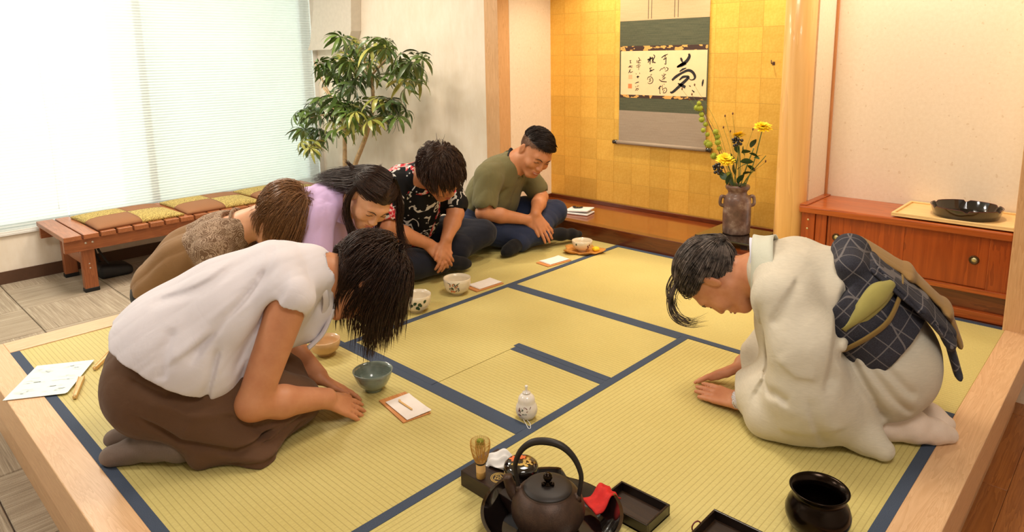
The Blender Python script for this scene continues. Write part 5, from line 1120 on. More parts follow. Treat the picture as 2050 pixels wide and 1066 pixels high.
def guide_hair(root, hd, groups, mat, rad=.0011, seed=1, name='hair_locks', floor=.004, wave=.004):
    """locks of hair that follow hand-placed guide lines (person's own frame)"""
    r = np.random.RandomState(seed); out = []; m = 22
    for G, n, sig in groups:
        G = [spline(g, m) for g in G]
        for _ in range(n):
            u = r.uniform(0, len(G) - 1 - 1e-6) if len(G) > 1 else 0; i = int(u); t = u - i; P = G[i] if len(G) == 1 else G[i] * (1 - t) + G[i + 1] * t
            P = P + r.normal(size=3) * sig * np.linspace(.5, 1, m)[:, None]; ph = r.uniform(0, 6.28, 3); P = P + wave * np.linspace(.1, 1, m)[:, None] * np.sin(np.linspace(0, r.uniform(4, 9), m)[:, None] + ph)
            e = r.uniform(.75, 1.0); P = np.stack([np.interp(np.linspace(0, e, m), np.linspace(0, 1, m), P[:, k]) for k in range(3)], 1)
            L = hd.l(P); c0 = np.array((-.012, 0, .032)); q = (L - c0) / np.array((.101, .081, .093)); d = np.linalg.norm(q, axis=1); lift = 1 + r.uniform(.0, .08); L = np.where((d < lift)[:, None], c0 + q / d[:, None] * lift * np.array((.101, .081, .093)), L); P = hd.w(L); P[:, 2] = np.maximum(P[:, 2], floor); out.append(P)
    P = np.stack(out); n = len(P); rd = rad * r.uniform(.7, 1.3, n)[:, None] * np.interp(np.linspace(0, 1, m), [0, .1, .7, 1], [.7, 1, .9, .12])[None]; V, Q = strand_mesh(P, rd); return link(name, np_mesh(V, Q, name), mat, root)
# ------------------------------------------------------------------ people's materials
def build_people_materials():
    def skin(nm, c, c2):
        m = NT(nm); v = m.coord(); n = m.noise(v, 18, 4, .6); n2 = m.noise(v, 240, 2)
        m.col(m.ramp(n, [(.3, srgb(*c2)), (.7, srgb(*c))])); m.set(.48, spec=.4, sss=.12); m.bump(n2, .08, .0006)
    skin('skin_fair', (224, 170, 132), (212, 152, 114)); skin('skin_warm', (210, 148, 108), (196, 130, 92)); skin('skin_tan', (204, 140, 100), (190, 124, 84)); skin('skin_host', (212, 150, 112), (196, 128, 92))
    for nm, c1, c2, ro in (('hair_black', (20, 14, 12), (62, 44, 36), .42), ('hair_dark_brown', (30, 18, 13), (66, 42, 30), .44), ('hair_brown', (40, 26, 20), (82, 56, 42), .42), ('hair_light_brown', (112, 76, 48), (160, 116, 78), .34), ('hair_grey', (32, 25, 22), (126, 112, 104), .42), ('hair_fade', (84, 58, 44), (128, 92, 68), .6)):  # lighter tone of black and grey hair includes painted strand highlights
        m = NT(nm); n = m.noise(m.coord(), 160 if nm != 'hair_grey' else 34, 3, .6, .8); m.col(m.ramp(n, [(.35, srgb(*c1)), (.68, srgb(*c2))])); m.set(ro, spec=.32)
    plain('lash', srgb(30, 20, 18), .6, .1); plain('lip', srgb(178, 92, 78), .4, .05); plain('teeth', srgb(240, 236, 226), .2, .02)
    def cloth(nm, c, noise=.06, fine=700, rough=.85, bump=.15, streak=None, wsc=6, wst=.10):
        m = NT(nm); v = m.coord(); a = m.noise(v, 7, 4); b = m.noise(m.coord(scale=streak or (1, 1, 1)), fine, 2); d = tuple(x * (1 - noise) for x in srgb(*c)); u = tuple(min(1, x * (1 + noise)) for x in srgb(*c))
        col = m.mix(.5, m.ramp(a, [(.3, d), (.7, u)]), m.ramp(b, [(.3, d), (.7, u)])); m.col(col); m.set(rough, spec=.25, sheen=.1); wr = m.noise(m.coord(), wsc, 3, .55, 1.6); wr = m.math('ABSOLUTE', m.math('SUBTRACT', wr, .5)); m.bump(m.math('ADD', m.math('MULTIPLY', b, .04), m.math('MULTIPLY', wr, 1.6)), wst, .02); return m
    cloth('white_linen', (218, 212, 218), .04); cloth('brown_jersey', (96, 68, 48), .08, 500); cloth('grey_sock', (116, 100, 90), .12, 300, .95, .3); cloth('black_sock', (22, 22, 26), .2, 300, .95, .3)
    cloth('white_sock', (226, 206, 190), .05, 400); cloth('olive_cotton', (112, 106, 72), .10, 600); cloth('lavender_cotton', (204, 176, 220), .06, 600); cloth('black_cotton', (20, 21, 26), .2, 400); cloth('navy_cotton', (26, 28, 40), .2, 400)
    m = cloth('denim', (40, 48, 74), .3, 500, .9); cloth('kimono_linen', (204, 195, 177), .09, 26, .85, .3, (2, 2, 16)); cloth('kimono_pale', (200, 200, 184), .04, 300); cloth('undercollar', (214, 214, 232), .04, 300)
    cloth('brown_blouse', (134, 100, 64), .08, 500); cloth('olive_scarf', (160, 150, 84), .18, 12); cloth('obi_cord', (138, 112, 60), .1, 300); cloth('obi_inside', (150, 116, 68), .14, 40, .8, .3, (40, 4, 1))
    # black shirt with white curls and red blossoms
    m = NT('floral_print'); v = m.coord(); n1 = m.noise(v, 10, 2, .5, .9); n2 = m.noise(m.coord(loc=(3, 1, 2)), 9, 2, .5, .6); n3 = m.noise(m.coord(loc=(7, 5, 1)), 60, 2)
    line = m.math('LESS_THAN', m.math('ABSOLUTE', m.math('SUBTRACT', n1, .5)), .030); zone = m.math('GREATER_THAN', n2, .47); wl = m.math('MULTIPLY', line, zone)
    red = m.math('GREATER_THAN', m.noise(m.coord(loc=(1, 9, 4)), 9, 2, .6, .4), .60); rc = m.ramp(n3, [(.42, srgb(200, 40, 54)), (.5, srgb(236, 120, 124)), (.6, srgb(240, 226, 220))])
    dots = m.node('ShaderNodeTexVoronoi'); m.link(v, dots.inputs['Vector']); dots.inputs['Scale'].default_value = 28; dd = m.math('LESS_THAN', dots.outputs['Distance'], .13)
    c = m.mix(wl, srgb(17, 17, 20), srgb(214, 212, 208)); c = m.mix(m.math('MULTIPLY', dd, .8), c, srgb(206, 204, 200)); c = m.mix(red, c, rc); m.col(c); m.set(.8, spec=.25)
    # lace
    m = NT('lace'); v = m.coord(); vo = m.node('ShaderNodeTexVoronoi'); m.link(m.coord(), vo.inputs['Vector']); vo.inputs['Scale'].default_value = 26; n = m.noise(v, 120, 2, .5, 1.0)
    r1 = m.math('LESS_THAN', m.math('ABSOLUTE', m.math('SUBTRACT', m.math('FRACT', m.math('MULTIPLY', vo.outputs['Distance'], 5.5)), .5)), .13); n4 = m.math('LESS_THAN', m.math('ABSOLUTE', m.math('SUBTRACT', n, .5)), .045)
    k = m.math('MAXIMUM', r1, m.math('MULTIPLY', n4, m.math('GREATER_THAN', m.noise(v, 22, 1), .5))); c = m.mix(m.math('MULTIPLY', k, .75), srgb(112, 84, 60), srgb(190, 164, 138)); m.col(c); m.set(.85); m.bump(k, .4, .0015)
    # navy plaid obi
    m = NT('obi_plaid'); v = m.coord(rot=(.0, .62, 0)); sp = m.node('ShaderNodeSeparateXYZ'); m.link(v, sp.inputs[0])
    def ln(sock, per, wd, o=0.0): return m.math('LESS_THAN', m.math('ABSOLUTE', m.math('SUBTRACT', m.math('FRACT', m.math('ADD', m.math('MULTIPLY', sock, 1 / per), o)), .5)), wd)
    g = m.math('MAXIMUM', ln(sp.outputs[0], .048, .035), ln(sp.outputs[1], .052, .03)); g = m.math('MAXIMUM', g, ln(sp.outputs[2], .048, .03, .3))
    n = m.noise(m.coord(scale=(1, 1, 1)), 420, 2); c = m.ramp(n, [(.3, srgb(30, 30, 40)), (.7, srgb(54, 54, 66))]); m.col(m.mix(m.math('MULTIPLY', g, .42), c, srgb(150, 142, 140))); m.set(.85); m.bump(n, .2, .001)
build_people_materials()
def person(O, deg, label): 
    o = empty('person', (O[0], O[1], .0006), math.radians(deg)); return tag(o, label, 'person', 'people at the tea gathering')
A3 = np.array
# ------------------------------------------------------------------ woman in the white blouse, bowing
def woman_blouse():
    R = person((1.185, .305), 67.4, 'kneeling woman in white sleeveless blouse and brown skirt, bowing with hands on the mat')
    hd = Head((.494, .005, .420), (.20, 0, -.98), (.98, 0, .20), 1.17)
    b = Field(); hd.add(b, neck=(.33, 0, .47))
    b.chain([(.32, 0, .455, .070), (.20, 0, .43, .105), (.02, 0, .37, .11), (-.12, 0, .26, .12)], .03, ((0, 1, 0), 1.3))
    arm(b, (.245, -.160, .440), (.118, -.215, .165), (.335, -.140, .098), (.058, .047, .045, .031)); hand(b, (.335, -.14, .092), (.75, .20, -.55), (.35, -.5, .78), -1, ((.05, .1, .1)), .05, .98, (.8, .3))
    arm(b, (.245, .160, .43), (.235, .225, .17), (.335, .030, .095), (.052, .044, .043, .030)); hand(b, (.335, .030, .090), (.75, -.16, -.52), (.35, .4, .8), 1, (.05, .1, .1), .05, .98, (.8, .3))
    for y in (-1, 1): b.cone((-.10, y * .08, .20), (.24, y * .085, .09), .08, .06, .03)
    grow('body', b, 'skin_warm', R, .0042)
    t = Field()
    t.chain([(.315, 0, .470, .080), (.235, 0, .455, .112), (.08, 0, .405, .128), (-.10, 0, .325, .125), (-.155, 0, .285, .120)], .05, ((0, 1, 0), 1.38))
    t.ell((.17, 0, .37), (.15, .165, .155), None, .06); t.ell((.02, 0, .33), (.19, .20, .15), None, .06); t.ell((-.08, -.02, .29), (.18, .205, .125), None, .06); t.ell((-.02, -.10, .25), (.15, .13, .10), None, .05)
    for y in (-1, 1): t.cone((.225, y * .10, .47), (.250, y * .172, .450), .080, .066, .04)
    t.cone((.335, 0, .475), (.365, 0, .455), .075, .068, .02); t.cone((.36, -.03, .40), (.378, -.015, .335), .022, .016, .03); t.cone((.30, 0, .30), (.36, 0, .34), .06, .035, .04)
    t.cut((-.115, 0, .278), (.56, .03, .83)); t.cut((-.228, 0, .34), (1, 0, .2))
    t.cone((.30, -.03, .49), (.46, 0, .45), .056, .055, .004, None, 'sub')
    t.cone((.222, -.205, .395), (.15, -.245, .24), .060, .062, .004, None, 'sub'); t.cone((.225, .205, .39), (.20, .25, .24), .058, .062, .004, None, 'sub')
    fold = both(wrinkles(.004, 5, (.86, 0, .45), .06, 3), wrinkles(.002, 13, (.8, 0, .5), .1, 8), crease2([([(0.205,0.58),(0.008,0.492),(-0.13,0.458)],0.007,0.012),([(0.223,0.547),(0.066,0.424),(-0.032,0.323)],0.011,0.013),([(0.241,0.515),(0.155,0.377),(0.072,0.256)],0.012,0.013),([(0.117,0.563),(-0.055,0.488),(-0.165,0.464)],-0.006,0.016),([(0.167,0.526),(0.038,0.399),(-0.094,0.336)],-0.007,0.016),([(0.216,0.458),(0.124,0.322),(0.088,0.207)],0.008,0.012),([(0.047,0.352),(0.013,0.254),(0.001,0.196)],0.012,0.01),([(0.225,0.584),(0.202,0.55),(0.165,0.504)],0.005,0.008),([(-0.061,0.417),(-0.094,0.336),(-0.098,0.293)],0.007,0.014)], -1, .02))
    grow('blouse', t, 'white_linen', R, .0045, fold)
    ribbon('collar', [(.372, -.022, .325), (.372, -.066, .40), (.356, -.076, .47), (.345, -.055, .53), (.342, 0, .548), (.345, .055, .53), (.362, .07, .45), (.38, .03, .36)], [(.345, -.030, .315), (.352, -.080, .40), (.335, -.092, .475), (.318, -.065, .535), (.315, 0, .556), (.318, .065, .535), (.34, .085, .45), (.355, .04, .35)], .004, 'white_linen', R)
    ribbon('placket', [(.386, -.020, .345), (.372, -.024, .31), (.345, -.034, .27), (.30, -.04, .235)], [(.388, -.044, .348), (.372, -.05, .31), (.345, -.06, .27), (.30, -.066, .235)], .006, 'white_linen', R)
    lathe('button', [(0, .002), (.0045, .0018), (.005, 0)], 'teeth', R, 14, (.386, -.034, .337), (math.radians(90), 0, math.radians(20)))
    s = Field()
    s.ell((-.125, 0, .215), (.145, .175, .155), None, .05); s.ell((-.14, -.075, .205), (.13, .115, .14), None, .05); s.ell((-.14, .075, .205), (.13, .115, .14), None, .05)
    for y in (-1, 1): s.chain([(-.08, y * .095, .185, .115), (.10, y * .10, .135, .105), (.245, y * .09, .085, .075)], .05)
    s.cone((.0, -.15, .11), (.10, -.235, .035), .10, .036, .06); s.cone((.10, -.235, .035), (.125, -.275, .012), .034, .014, .05); s.cone((.02, -.18, .05), (-.03, -.205, .03), .06, .03, .05); s.cone((.18, -.15, .06), (.15, -.24, .02), .06, .022, .05); s.cone((.10, .13, .08), (.12, .22, .03), .09, .04, .05); s.ell((.10, 0, .07), (.20, .17, .075), None, .05)
    s.cut((0, 0, .0012), (0, 0, 1), .002)
    grow('skirt', s, 'brown_jersey', R, .0045, both(wrinkles(.004, 5, (.8, -.3, -.3), .08, 5), wrinkles(.0018, 14, (.8, -.2, -.3), .1, 6), crease2([([(-0.194,0.289),(-0.103,0.236),(-0.019,0.258)],0.010,0.011),([(-0.146,0.351),(-0.082,0.264),(-0.005,0.202)],0.010,0.01),([(-0.18,0.191),(-0.078,0.105),(0.062,0.061),(0.201,0.074)],0.016,0.010),([(-0.004,0.06),(0.157,0.05),(0.296,0.083)],0.010,0.008),([(0.032,0.018),(0.183,0.018),(0.272,0.056)],0.008,0.008),([(-0.14,0.233),(-0.045,0.181),(0.07,0.161)],-0.007,0.014),([(0.031,0.163),(0.133,0.091),(0.246,0.095)],0.008,0.012)], -1, .06)))
    for y, dy, nm in ((-.08, -.05, 'sock'), (.02, .02, 'sock')):
        k = Field(); a = -.03 if y < 0 else -.08; k.chain([(.0, y - .085 if y < 0 else y + .05, .046, .036), (-.085, y - .070 if y < 0 else y + .03, .050, .040), (-.15, y - .035 if y < 0 else y + .01, .050, .040), (-.215, y - .01, .036, .032), (-.262, y, .026, .0245), (-.278, y + .012, .022, .020)], .025); k.ell((-.155, y - .03 if y < 0 else y, .068), (.035, .03, .03), None, .03); k.cone((-.225, y + .02, .022), (-.268, y + .028, .02), .021, .018, .02)
        k.cut((0, 0, .001), (0, 0, 1), .003)
        grow(nm, k, 'grey_sock', R, .004, wrinkles(.0012, 18, (0, 1, .3), .2, 4))
    nk = [((.345, 0, .475), (.46, 0, .45), .064), ((.20, 0, .45), (.32, 0, .48), .10)]
    make_hair(R, hd, 'hair_dark_brown', 4000, .19, .45, 14, (-.045, .0, .118), .42, .30, 1.0, .10, .0012, 11, colliders=nk, clump=.32, nclump=110, thick=.030, lenfn=lambda L, h: np.interp(L[:, 0], [-.11, -.05, .0, .06, .09], [.07, .10, .17, .195, .20]))
    lids = face_parts(R, hd, b)
woman_blouse()
# ------------------------------------------------------------------ host in pale kimono, bowing
def host():
    R = person((2.5, 1.655), 197.7, 'kneeling woman in pale kimono with dark checked sash, bowing with both hands on the mat')
    hd = Head((.287, .0, .408), (.10, 0, -.99), (.99, 0, .10), 1.07)
    b = Field(); hd.add(b, neck=(.150, 0, .440), nr=.05)
    b.chain([(.15, 0, .44, .07), (.05, 0, .42, .10), (-.10, 0, .36, .11), (-.2, 0, .24, .12)], .03, ((0, 1, 0), 1.25))
    arm(b, (.09, .15, .42), (.0, .21, .17), (.185, .105, .042), (.045, .036, .034, .026)); hand(b, (.185, .105, .036), (.96, -.42, -.08), (.0, .35, .94), 1, (.05, .05, .05), .02, 1.02, (.92, .08))
    arm(b, (.09, -.15, .42), (.05, -.18, .20), (.205, -.085, .085), (.045, .036, .034, .026)); hand(b, (.205, -.085, .075), (.86, .30, -.36), (.3, -.35, .9), -1, (.05, .05, .05), .02, 1.02, (.92, .08))
    for y in (-1, 1): b.cone((-.15, y * .08, .18), (.14, y * .085, .08), .08, .06, .03)
    grow('body', b, 'skin_host', R, .0042)
    k = Field()   # kimono
    k.chain([(.115, 0, .455, .085), (.055, 0, .435, .108), (-.06, 0, .41, .118), (-.16, 0, .33, .125), (-.22, 0, .24, .13)], .04, ((0, 1, 0), 1.38))
    for y in (-1, 1): k.cone((.055, y * .09, .46), (.065, y * .165, .435), .080, .072, .04)
    k.ell((-.19, 0, .215), (.155, .185, .15), None, .05); k.ell((-.215, .075, .205), (.125, .115, .135), None, .05); k.ell((-.215, -.075, .205), (.125, .115, .135), None, .05)
    for y in (-1, 1): k.chain([(-.12, y * .09, .17, .115), (.03, y * .095, .12, .10), (.145, y * .085, .075, .072)], .05)
    k.ell((.0, 0, .07), (.19, .175, .07), None, .04); k.ell((.05, 0, .30), (.11, .15, .17), None, .05)
    # near sleeve (left): wide, hanging to the mat
    k.chain([(.070, .175, .420, .085), (.00, .225, .30, .098), (-.01, .225, .17, .105), (.02, .205, .09, .085)], .04); k.chain([(.0, .225, .18, .085), (.10, .175, .10, .062), (.172, .118, .055, .044)], .04); k.cone((-.07, .20, .12), (.09, .21, .06), .085, .06, .04); k.cone((-.05, .20, .055), (.11, .20, .04), .052, .036, .03)
    k.cone((-.08, .185, .10), (-.17, .19, .05), .06, .045, .04); k.cone((-.16, .185, .05), (-.215, .215, .034), .045, .028, .02)
    k.chain([(.07, -.17, .42, .085), (.06, -.20, .26, .085), (.10, -.16, .15, .07), (.185, -.095, .095, .045)], .04)
    k.cut((0, 0, .0012), (0, 0, 1), .002); k.cut((.195, 0, .09), (-.96, .0, .3)); k.cone((.12, 0, .47), (.30, 0, .42), .062, .06, .004, None, 'sub')
    k.cone((.16, .115, .045), (.26, .09, .03), .030, .03, .004, None, 'sub'); k.cone((.17, -.10, .09), (.26, -.07, .06), .03, .03, .004, None, 'sub')
    fold = both(wrinkles(.004, 3.5, (.2, .15, .95), .05, 21), wrinkles(.0015, 12, (.3, 0, .9), .1, 22), crease2([([(0.138,0.428),(0.115,0.316),(0.106,0.184),(0.138,0.113)],0.010,0.012),([(-0.095,0.484),(-0.08,0.387),(-0.072,0.311),(-0.061,0.218)],0.018,0.014),([(-0.076,0.327),(-0.164,0.194),(-0.221,0.094)],0.020,0.012),([(-0.11,0.348),(-0.228,0.245),(-0.286,0.184)],0.012,0.012),([(-0.132,0.3),(-0.233,0.179),(-0.285,0.124)],0.010,0.011),([(0.098,0.162),(0.064,0.18),(0.029,0.171)],0.014,0.013),([(-0.302,0.353),(-0.236,0.29),(-0.141,0.257)],0.006,0.01),([(0.027,0.504),(0.064,0.439),(0.094,0.374)],0.008,0.014),([(-0.016,0.209),(-0.049,0.091),(-0.066,0.024)],0.008,0.014),([(0.07,0.301),(0.014,0.265),(-0.039,0.267)],-0.006,0.018),([(0.059,0.082),(-0.023,0.085),(-0.112,0.121)],-0.006,0.02),([(-0.151,0.384),(-0.22,0.353),(-0.301,0.367)],-0.006,0.016)], 1, .04))
    grow('kimono', k, 'kimono_linen', R, .0045, fold)
    ribbon('collar', [(.163, .012, .325), (.168, .072, .37), (.168, .100, .43), (.170, .094, .49), (.176, .062, .540), (.180, 0, .562), (.172, -.050, .540), (.166, -.076, .49), (.164, -.08, .42), (.16, -.05, .35)], [(.118, .045, .310), (.110, .128, .36), (.100, .152, .43), (.104, .142, .50), (.112, .085, .550), (.118, 0, .566), (.112, -.070, .547), (.104, -.108, .50), (.10, -.115, .42), (.11, -.07, .34)], .006, 'kimono_pale', R, 40)
    ribbon('undercollar', [(.172, .066, .40), (.176, .074, .46), (.181, .058, .518), (.190, 0, .552), (.181, -.058, .518), (.176, -.074, .46)], [(.150, .07, .40), (.15, .08, .46), (.155, .064, .525), (.162, 0, .558), (.155, -.064, .525), (.15, -.08, .46)], .004, 'undercollar', R, 30)
    q = Field(); q.chain([(.172, .118, .048, .030), (.188, .110, .044, .031)], .01); q.cone((.14, .125, .05), (.26, .09, .03), .026, .027, .003, None, 'sub'); grow('undersleeve_cuff', q, 'white_linen', R, .004)
    o = Field(); o.chain([(-.085, 0, .415, .138), (-.135, 0, .372, .144), (-.195, 0, .305, .147)], .03, ((0, 1, 0), 1.36)); o.cut((-.072, 0, .43), (-.80, 0, -.58)); o.cut((-.225, 0, .285), (.80, 0, .60))
    grow('obi_sash', o, 'obi_plaid', R, .0045, wrinkles(.003, 8, (0, 1, 0), .2, 31))
    kn = Field(); kn.chain([(-.10, .12, .525, .040), (-.10, .0, .545, .042), (-.10, -.12, .525, .040)], .03); kn.ell((-.165, .0, .49), (.10, .135, .035), np.array([unit((.76, 0, .65)), (0, 1, 0), unit((-.65, 0, .76))]), .03); kn.ell((-.15, .10, .46), (.07, .06, .05), None, .03)
    grow('obi_knot', kn, 'obi_plaid', R, .0045, wrinkles(.004, 9, (0, 1, 0), .2, 33))
    tl = Field(); ax = np.array([unit((-.74, 0, -.67)), (0, 1, 0), unit((.67, 0, -.74))]); tl.ell((-.265, .01, .445), (.155, .125, .012), ax, .01); tl.chain([(-.16, .02, .525, .014), (-.29, .02, .425, .013), (-.365, .03, .33, .011), (-.395, .05, .235, .008)], .02, ((0, 1, 0), 6.5)); grow('obi_tail', tl, 'obi_plaid', R, .0045, wrinkles(.004, 7, (.7, 0, .7), .2, 35))
    t2 = Field(); t2.chain([(-.13, -.045, .560, .010), (-.262, -.045, .484, .010), (-.366, -.04, .386, .010), (-.404, -.03, .29, .008)], .02, ((0, 1, 0), 6.0)); grow('obi_lining', t2, 'obi_inside', R, .004, wrinkles(.003, 7, (.7, 0, .7), .2, 36))
    for k, (o, mt) in enumerate(((0, 'olive_scarf'), (.008, 'olive_scarf'))):
        ribbon('sash_scarf', [(-.200, .125 + o, .505), (-.155, .168 + o, .495), (-.122, .186 + o, .440 - o), (-.098, .184 + o, .362)], [(-.215, .128 + o, .470 + 2 * o), (-.190, .176 + o, .440 + 2 * o), (-.150, .199 + o, .398 + 2 * o), (-.100, .192 + o, .352 + o)], .010, mt, R)
    P = [(-.085, .165, .285), (-.105, .198, .308), (-.160, .210, .360), (-.203, .192, .405), (-.228, .14, .455), (-.24, .06, .480), (-.24, -.06, .480), (-.225, -.14, .455)]; V, F = tube_arrays(spline(P, 36), .012, 10, .45); link('sash_cord', me_from(V, F, True), 'obi_cord', R)
    for y, dy in ((.075, .0), (-.07, .0)):
        ft = Field(); ft.chain([(-.16, y + .045 * (1 if y > 0 else -1), .045, .042), (-.235, y + .012, .048, .041), (-.30, y, .045, .038), (-.355, y - .025 * (1 if y > 0 else -1), .036, .033), (-.395, y - .04 * (1 if y > 0 else -1), .026, .024)], .025); ft.ell((-.285, y, .075), (.04, .034, .034), None, .03); ft.cone((-.33, y - .05 * (1 if y > 0 else -1), .03), (-.385, y - .06 * (1 if y > 0 else -1), .024), .026, .02, .012); ft.cut((0, 0, .001), (0, 0, 1), .003)
        grow('split_toe_sock', ft, 'white_sock', R, .004, wrinkles(.0012, 20, (0, 1, .3), .2, 41))
    HLh = (HL[0], A3(HL[1]) + A3([.0, .004, .014, .026, .018, .006, .0, .0, .0]))
    def fl(L): return np.stack([-.9 + 0 * L[:, 0], .15 * np.sign(L[:, 1]), -.25 + 0 * L[:, 0]], 1)
    make_hair(R, hd, 'hair_grey', 3200, .10, .3, 14, (.07, .03, .09), .04, .8, 1.0, .06, .0011, 51, hairline=HLh, clump=.5, nclump=80, thick=.017, stick=1.12, flowfn=fl, colliders=[((.15, 0, .435), (.26, 0, .41), .055)])
    make_hair(R, hd, 'hair_grey', 900, .060, .4, 12, (-.02, 0, .1), .0, .8, .55, .15, .0011, 52, mask=lambda L: (L[:, 0] < -.045) & (L[:, 2] > -.04), clump=.8, nclump=34, thick=.010, stick=1.14, cap=False, name='hair_bun', flowfn=lambda L: np.stack([-.3 + np.sin(L[:, 1] * 60), np.cos(L[:, 2] * 70 + L[:, 1] * 40), np.sin(L[:, 1] * 70 + 1)], 1))
    guide_hair(R, hd, [([[(.395, .03, .425), (.437, .035, .340), (.425, .04, .272), (.370, .04, .243), (.300, .04, .258)], [(.385, .045, .43), (.415, .05, .330), (.400, .05, .280), (.352, .05, .262), (.308, .05, .285)]], 40, .007), ([[(.39, 0, .45), (.44, .0, .36), (.43, .01, .30), (.40, .01, .26)]], 22, .012)], 'hair_grey', .0011, 53, 'hair_fringe')
    face_parts(R, hd, b, brow='hair_dark_brown')
host()
# ------------------------------------------------------------------ man in the olive shirt, cross-legged
def legs_crossed(R, mat, sock, kR, aR, fR, kL, aL, fL, hip=.12, seed=0, name='trousers', belly=(.02, 0, .13)):
    t = Field(); t.ell(belly, (.15, .17, .12), None, .04)
    for y, k, a in ((-1, kR, aR), (1, kL, aL)):
        k, a = A3(k), A3(a); h = A3((.0, y * .10, hip)); m = h * .45 + k * .55 + A3((0, 0, .012))
        t.chain([(*h, .105), (*m, .090), (*k, .068)], .04); mid = k * .5 + a * .5; t.chain([(*k, .068), (*mid, .072), (*a, .055)], .03)
    t.cut((0, 0, .0012), (0, 0, 1), .002)
    grow(name, t, mat, R, .0048, both(wrinkles(.006, 6, (.5, .6, 0), .2, 60 + seed), wrinkles(.003, 15, (.6, .6, .2), .25, 70 + seed)))
    for a, f in ((aR, fR), (aL, fL)):
        a, f = A3(a), A3(f); d = f - a; s = Field(); s.chain([(*(a - d * .18), .036), (*(a + d * .12), .037), (*(a + d * .5), .036), (*(a + d * .8), .031), (*f, .022)], .025); s.cut((0, 0, .0012), (0, 0, 1), .002); grow('sock', s, sock, R, .0045)
def man_olive():
    R = person((.2, 2.42), 12, 'smiling man in olive green shirt and jeans, sitting cross-legged nearest the alcove')
    hd = Head((.388, .025, .578), (.66, -.46, -.60), (.62, -.10, .78), 1.15)
    b = Field(); hd.add(b, True, 1.0, (.235, 0, .490), .062)
    b.chain([(.22, 0, .47, .08), (.15, 0, .38, .11), (.05, 0, .24, .11), (.0, 0, .13, .12)], .03, ((0, 1, 0), 1.3))
    arm(b, (.185, -.175, .45), (.195, -.255, .245), (.385, -.065, .185), (.052, .043, .042, .029)); hand(b, (.385, -.065, .180), (.75, .40, -.52), (.25, -.75, .6), -1, (.25, .3, .2), .03, 1.08, (.85, .2))
    arm(b, (.215, .175, .43), (.345, .165, .275), (.415, -.035, .215), (.052, .043, .042, .029)); hand(b, (.415, -.03, .212), (.55, .10, -.83), (.80, -.42, .45), 1, (.02, .1, .1), .09, 1.10, (.8, .3))
    grow('body', b, 'skin_tan', R, .0040)
    s = Field(); s.chain([(.225, 0, .485, .080), (.175, 0, .43, .115), (.09, 0, .31, .130), (.03, 0, .19, .138), (.0, 0, .13, .140)], .04, ((0, 1, 0), 1.34))
    for y in (-1, 1): s.cone((.165, y * .09, .45), (.185, y * .175, .44), .088, .072, .04)
    s.cone((.185, -.180, .44), (.195, -.235, .305), .074, .070, .03); s.cone((.215, .175, .43), (.305, .180, .325), .074, .068, .03); s.ell((.13, 0, .28), (.12, .15, .14), None, .05)
    s.cut((.02, 0, .115), (.12, 0, 1)); s.cone((.24, 0, .50), (.40, 0, .60), .070, .07, .004, None, 'sub'); s.cone((.194, -.247, .285), (.24, -.26, .20), .055, .055, .004, None, 'sub'); s.cone((.316, .18, .312), (.38, .15, .24), .054, .054, .004, None, 'sub')
    grow('shirt', s, 'olive_cotton', R, .0045, both(wrinkles(.007, 6, (.3, .2, .9), .2, 71), wrinkles(.003, 14, (.2, .2, 1), .2, 72), crease([([(.16, -.10, .53), (.20, -.19, .50), (.23, -.22, .43)], .004, .006), ([(.26, -.02, .42), (.22, .0, .28)], .004, .006), ([(.20, -.20, .40), (.10, -.2, .22)], .012, .02), ([(.25, -.10, .36), (.14, -.17, .26)], .008, .016), ([(.2, -.12, .28), (.08, -.19, .18)], .009, .016)])))
    for y in (-1, 1): ribbon('collar', [(.225, 0, .580), (.24, y * .052, .562), (.262, y * .068, .52), (.292, y * .045, .462), (.305, y * .012, .43)], [(.19, 0, .570), (.198, y * .07, .55), (.225, y * .10, .505), (.268, y * .095, .445), (.292, y * .03, .412)], .004, 'olive_cotton', R)
    cc = Field(); cc.chain([(.245, -.058, .545, .008), (.230, 0, .575, .009), (.245, .058, .545, .008)], .02, ((.3, 0, 1), 1.8)); grow('inner_collar', cc, 'black_cotton', R, .0045)
    legs_crossed(R, 'denim', 'black_sock', (.06, -.300, .130), (.440, .01, .085), (.560, .255, .045), (.385, .275, .165), (.365, -.12, .060), (.350, -.275, .034), seed=1)
    HLm = (HL[0], A3(HL[1]) + A3([.020, .022, .02, .030, .024, .018, .012, .006, .004]))
    make_hair(R, hd, 'hair_black', 2400, .06, .3, 9, (-.075, .02, .10), .02, .45, .9, .40, .0012, 61, mask=lambda L: L[:, 2] > np.interp(L[:, 0], [-.1, -.02, .05], [.035, .066, .070]), hairline=HLm, clump=.75, nclump=60, thick=.012, flowfn=lambda L: np.stack([.35 + 0 * L[:, 0], .75 + 0 * L[:, 0], .2 + 0 * L[:, 0]], 1), lenfn=lambda L, h: np.interp(L[:, 0], [-.1, -.02, .05, .08], [.025, .04, .05, .05]) * np.interp(L[:, 2], [.06, .085], [.45, 1]))
    make_hair(R, hd, 'hair_fade', 1800, .011, .2, 3, (-.06, 0, .12), .0, .3, 1.0, .2, .0007, 62, hairline=HLm, mask=lambda L: L[:, 2] <= np.interp(L[:, 0], [-.1, -.02, .05], [.045, .075, .078]), clump=0, thick=.001, rc=(.0975, .0775, .0895), name='hair_sides')
    face_parts(R, hd, b, 'hair_black', 1.0, teeth=True, wide=1.3)
man_olive()
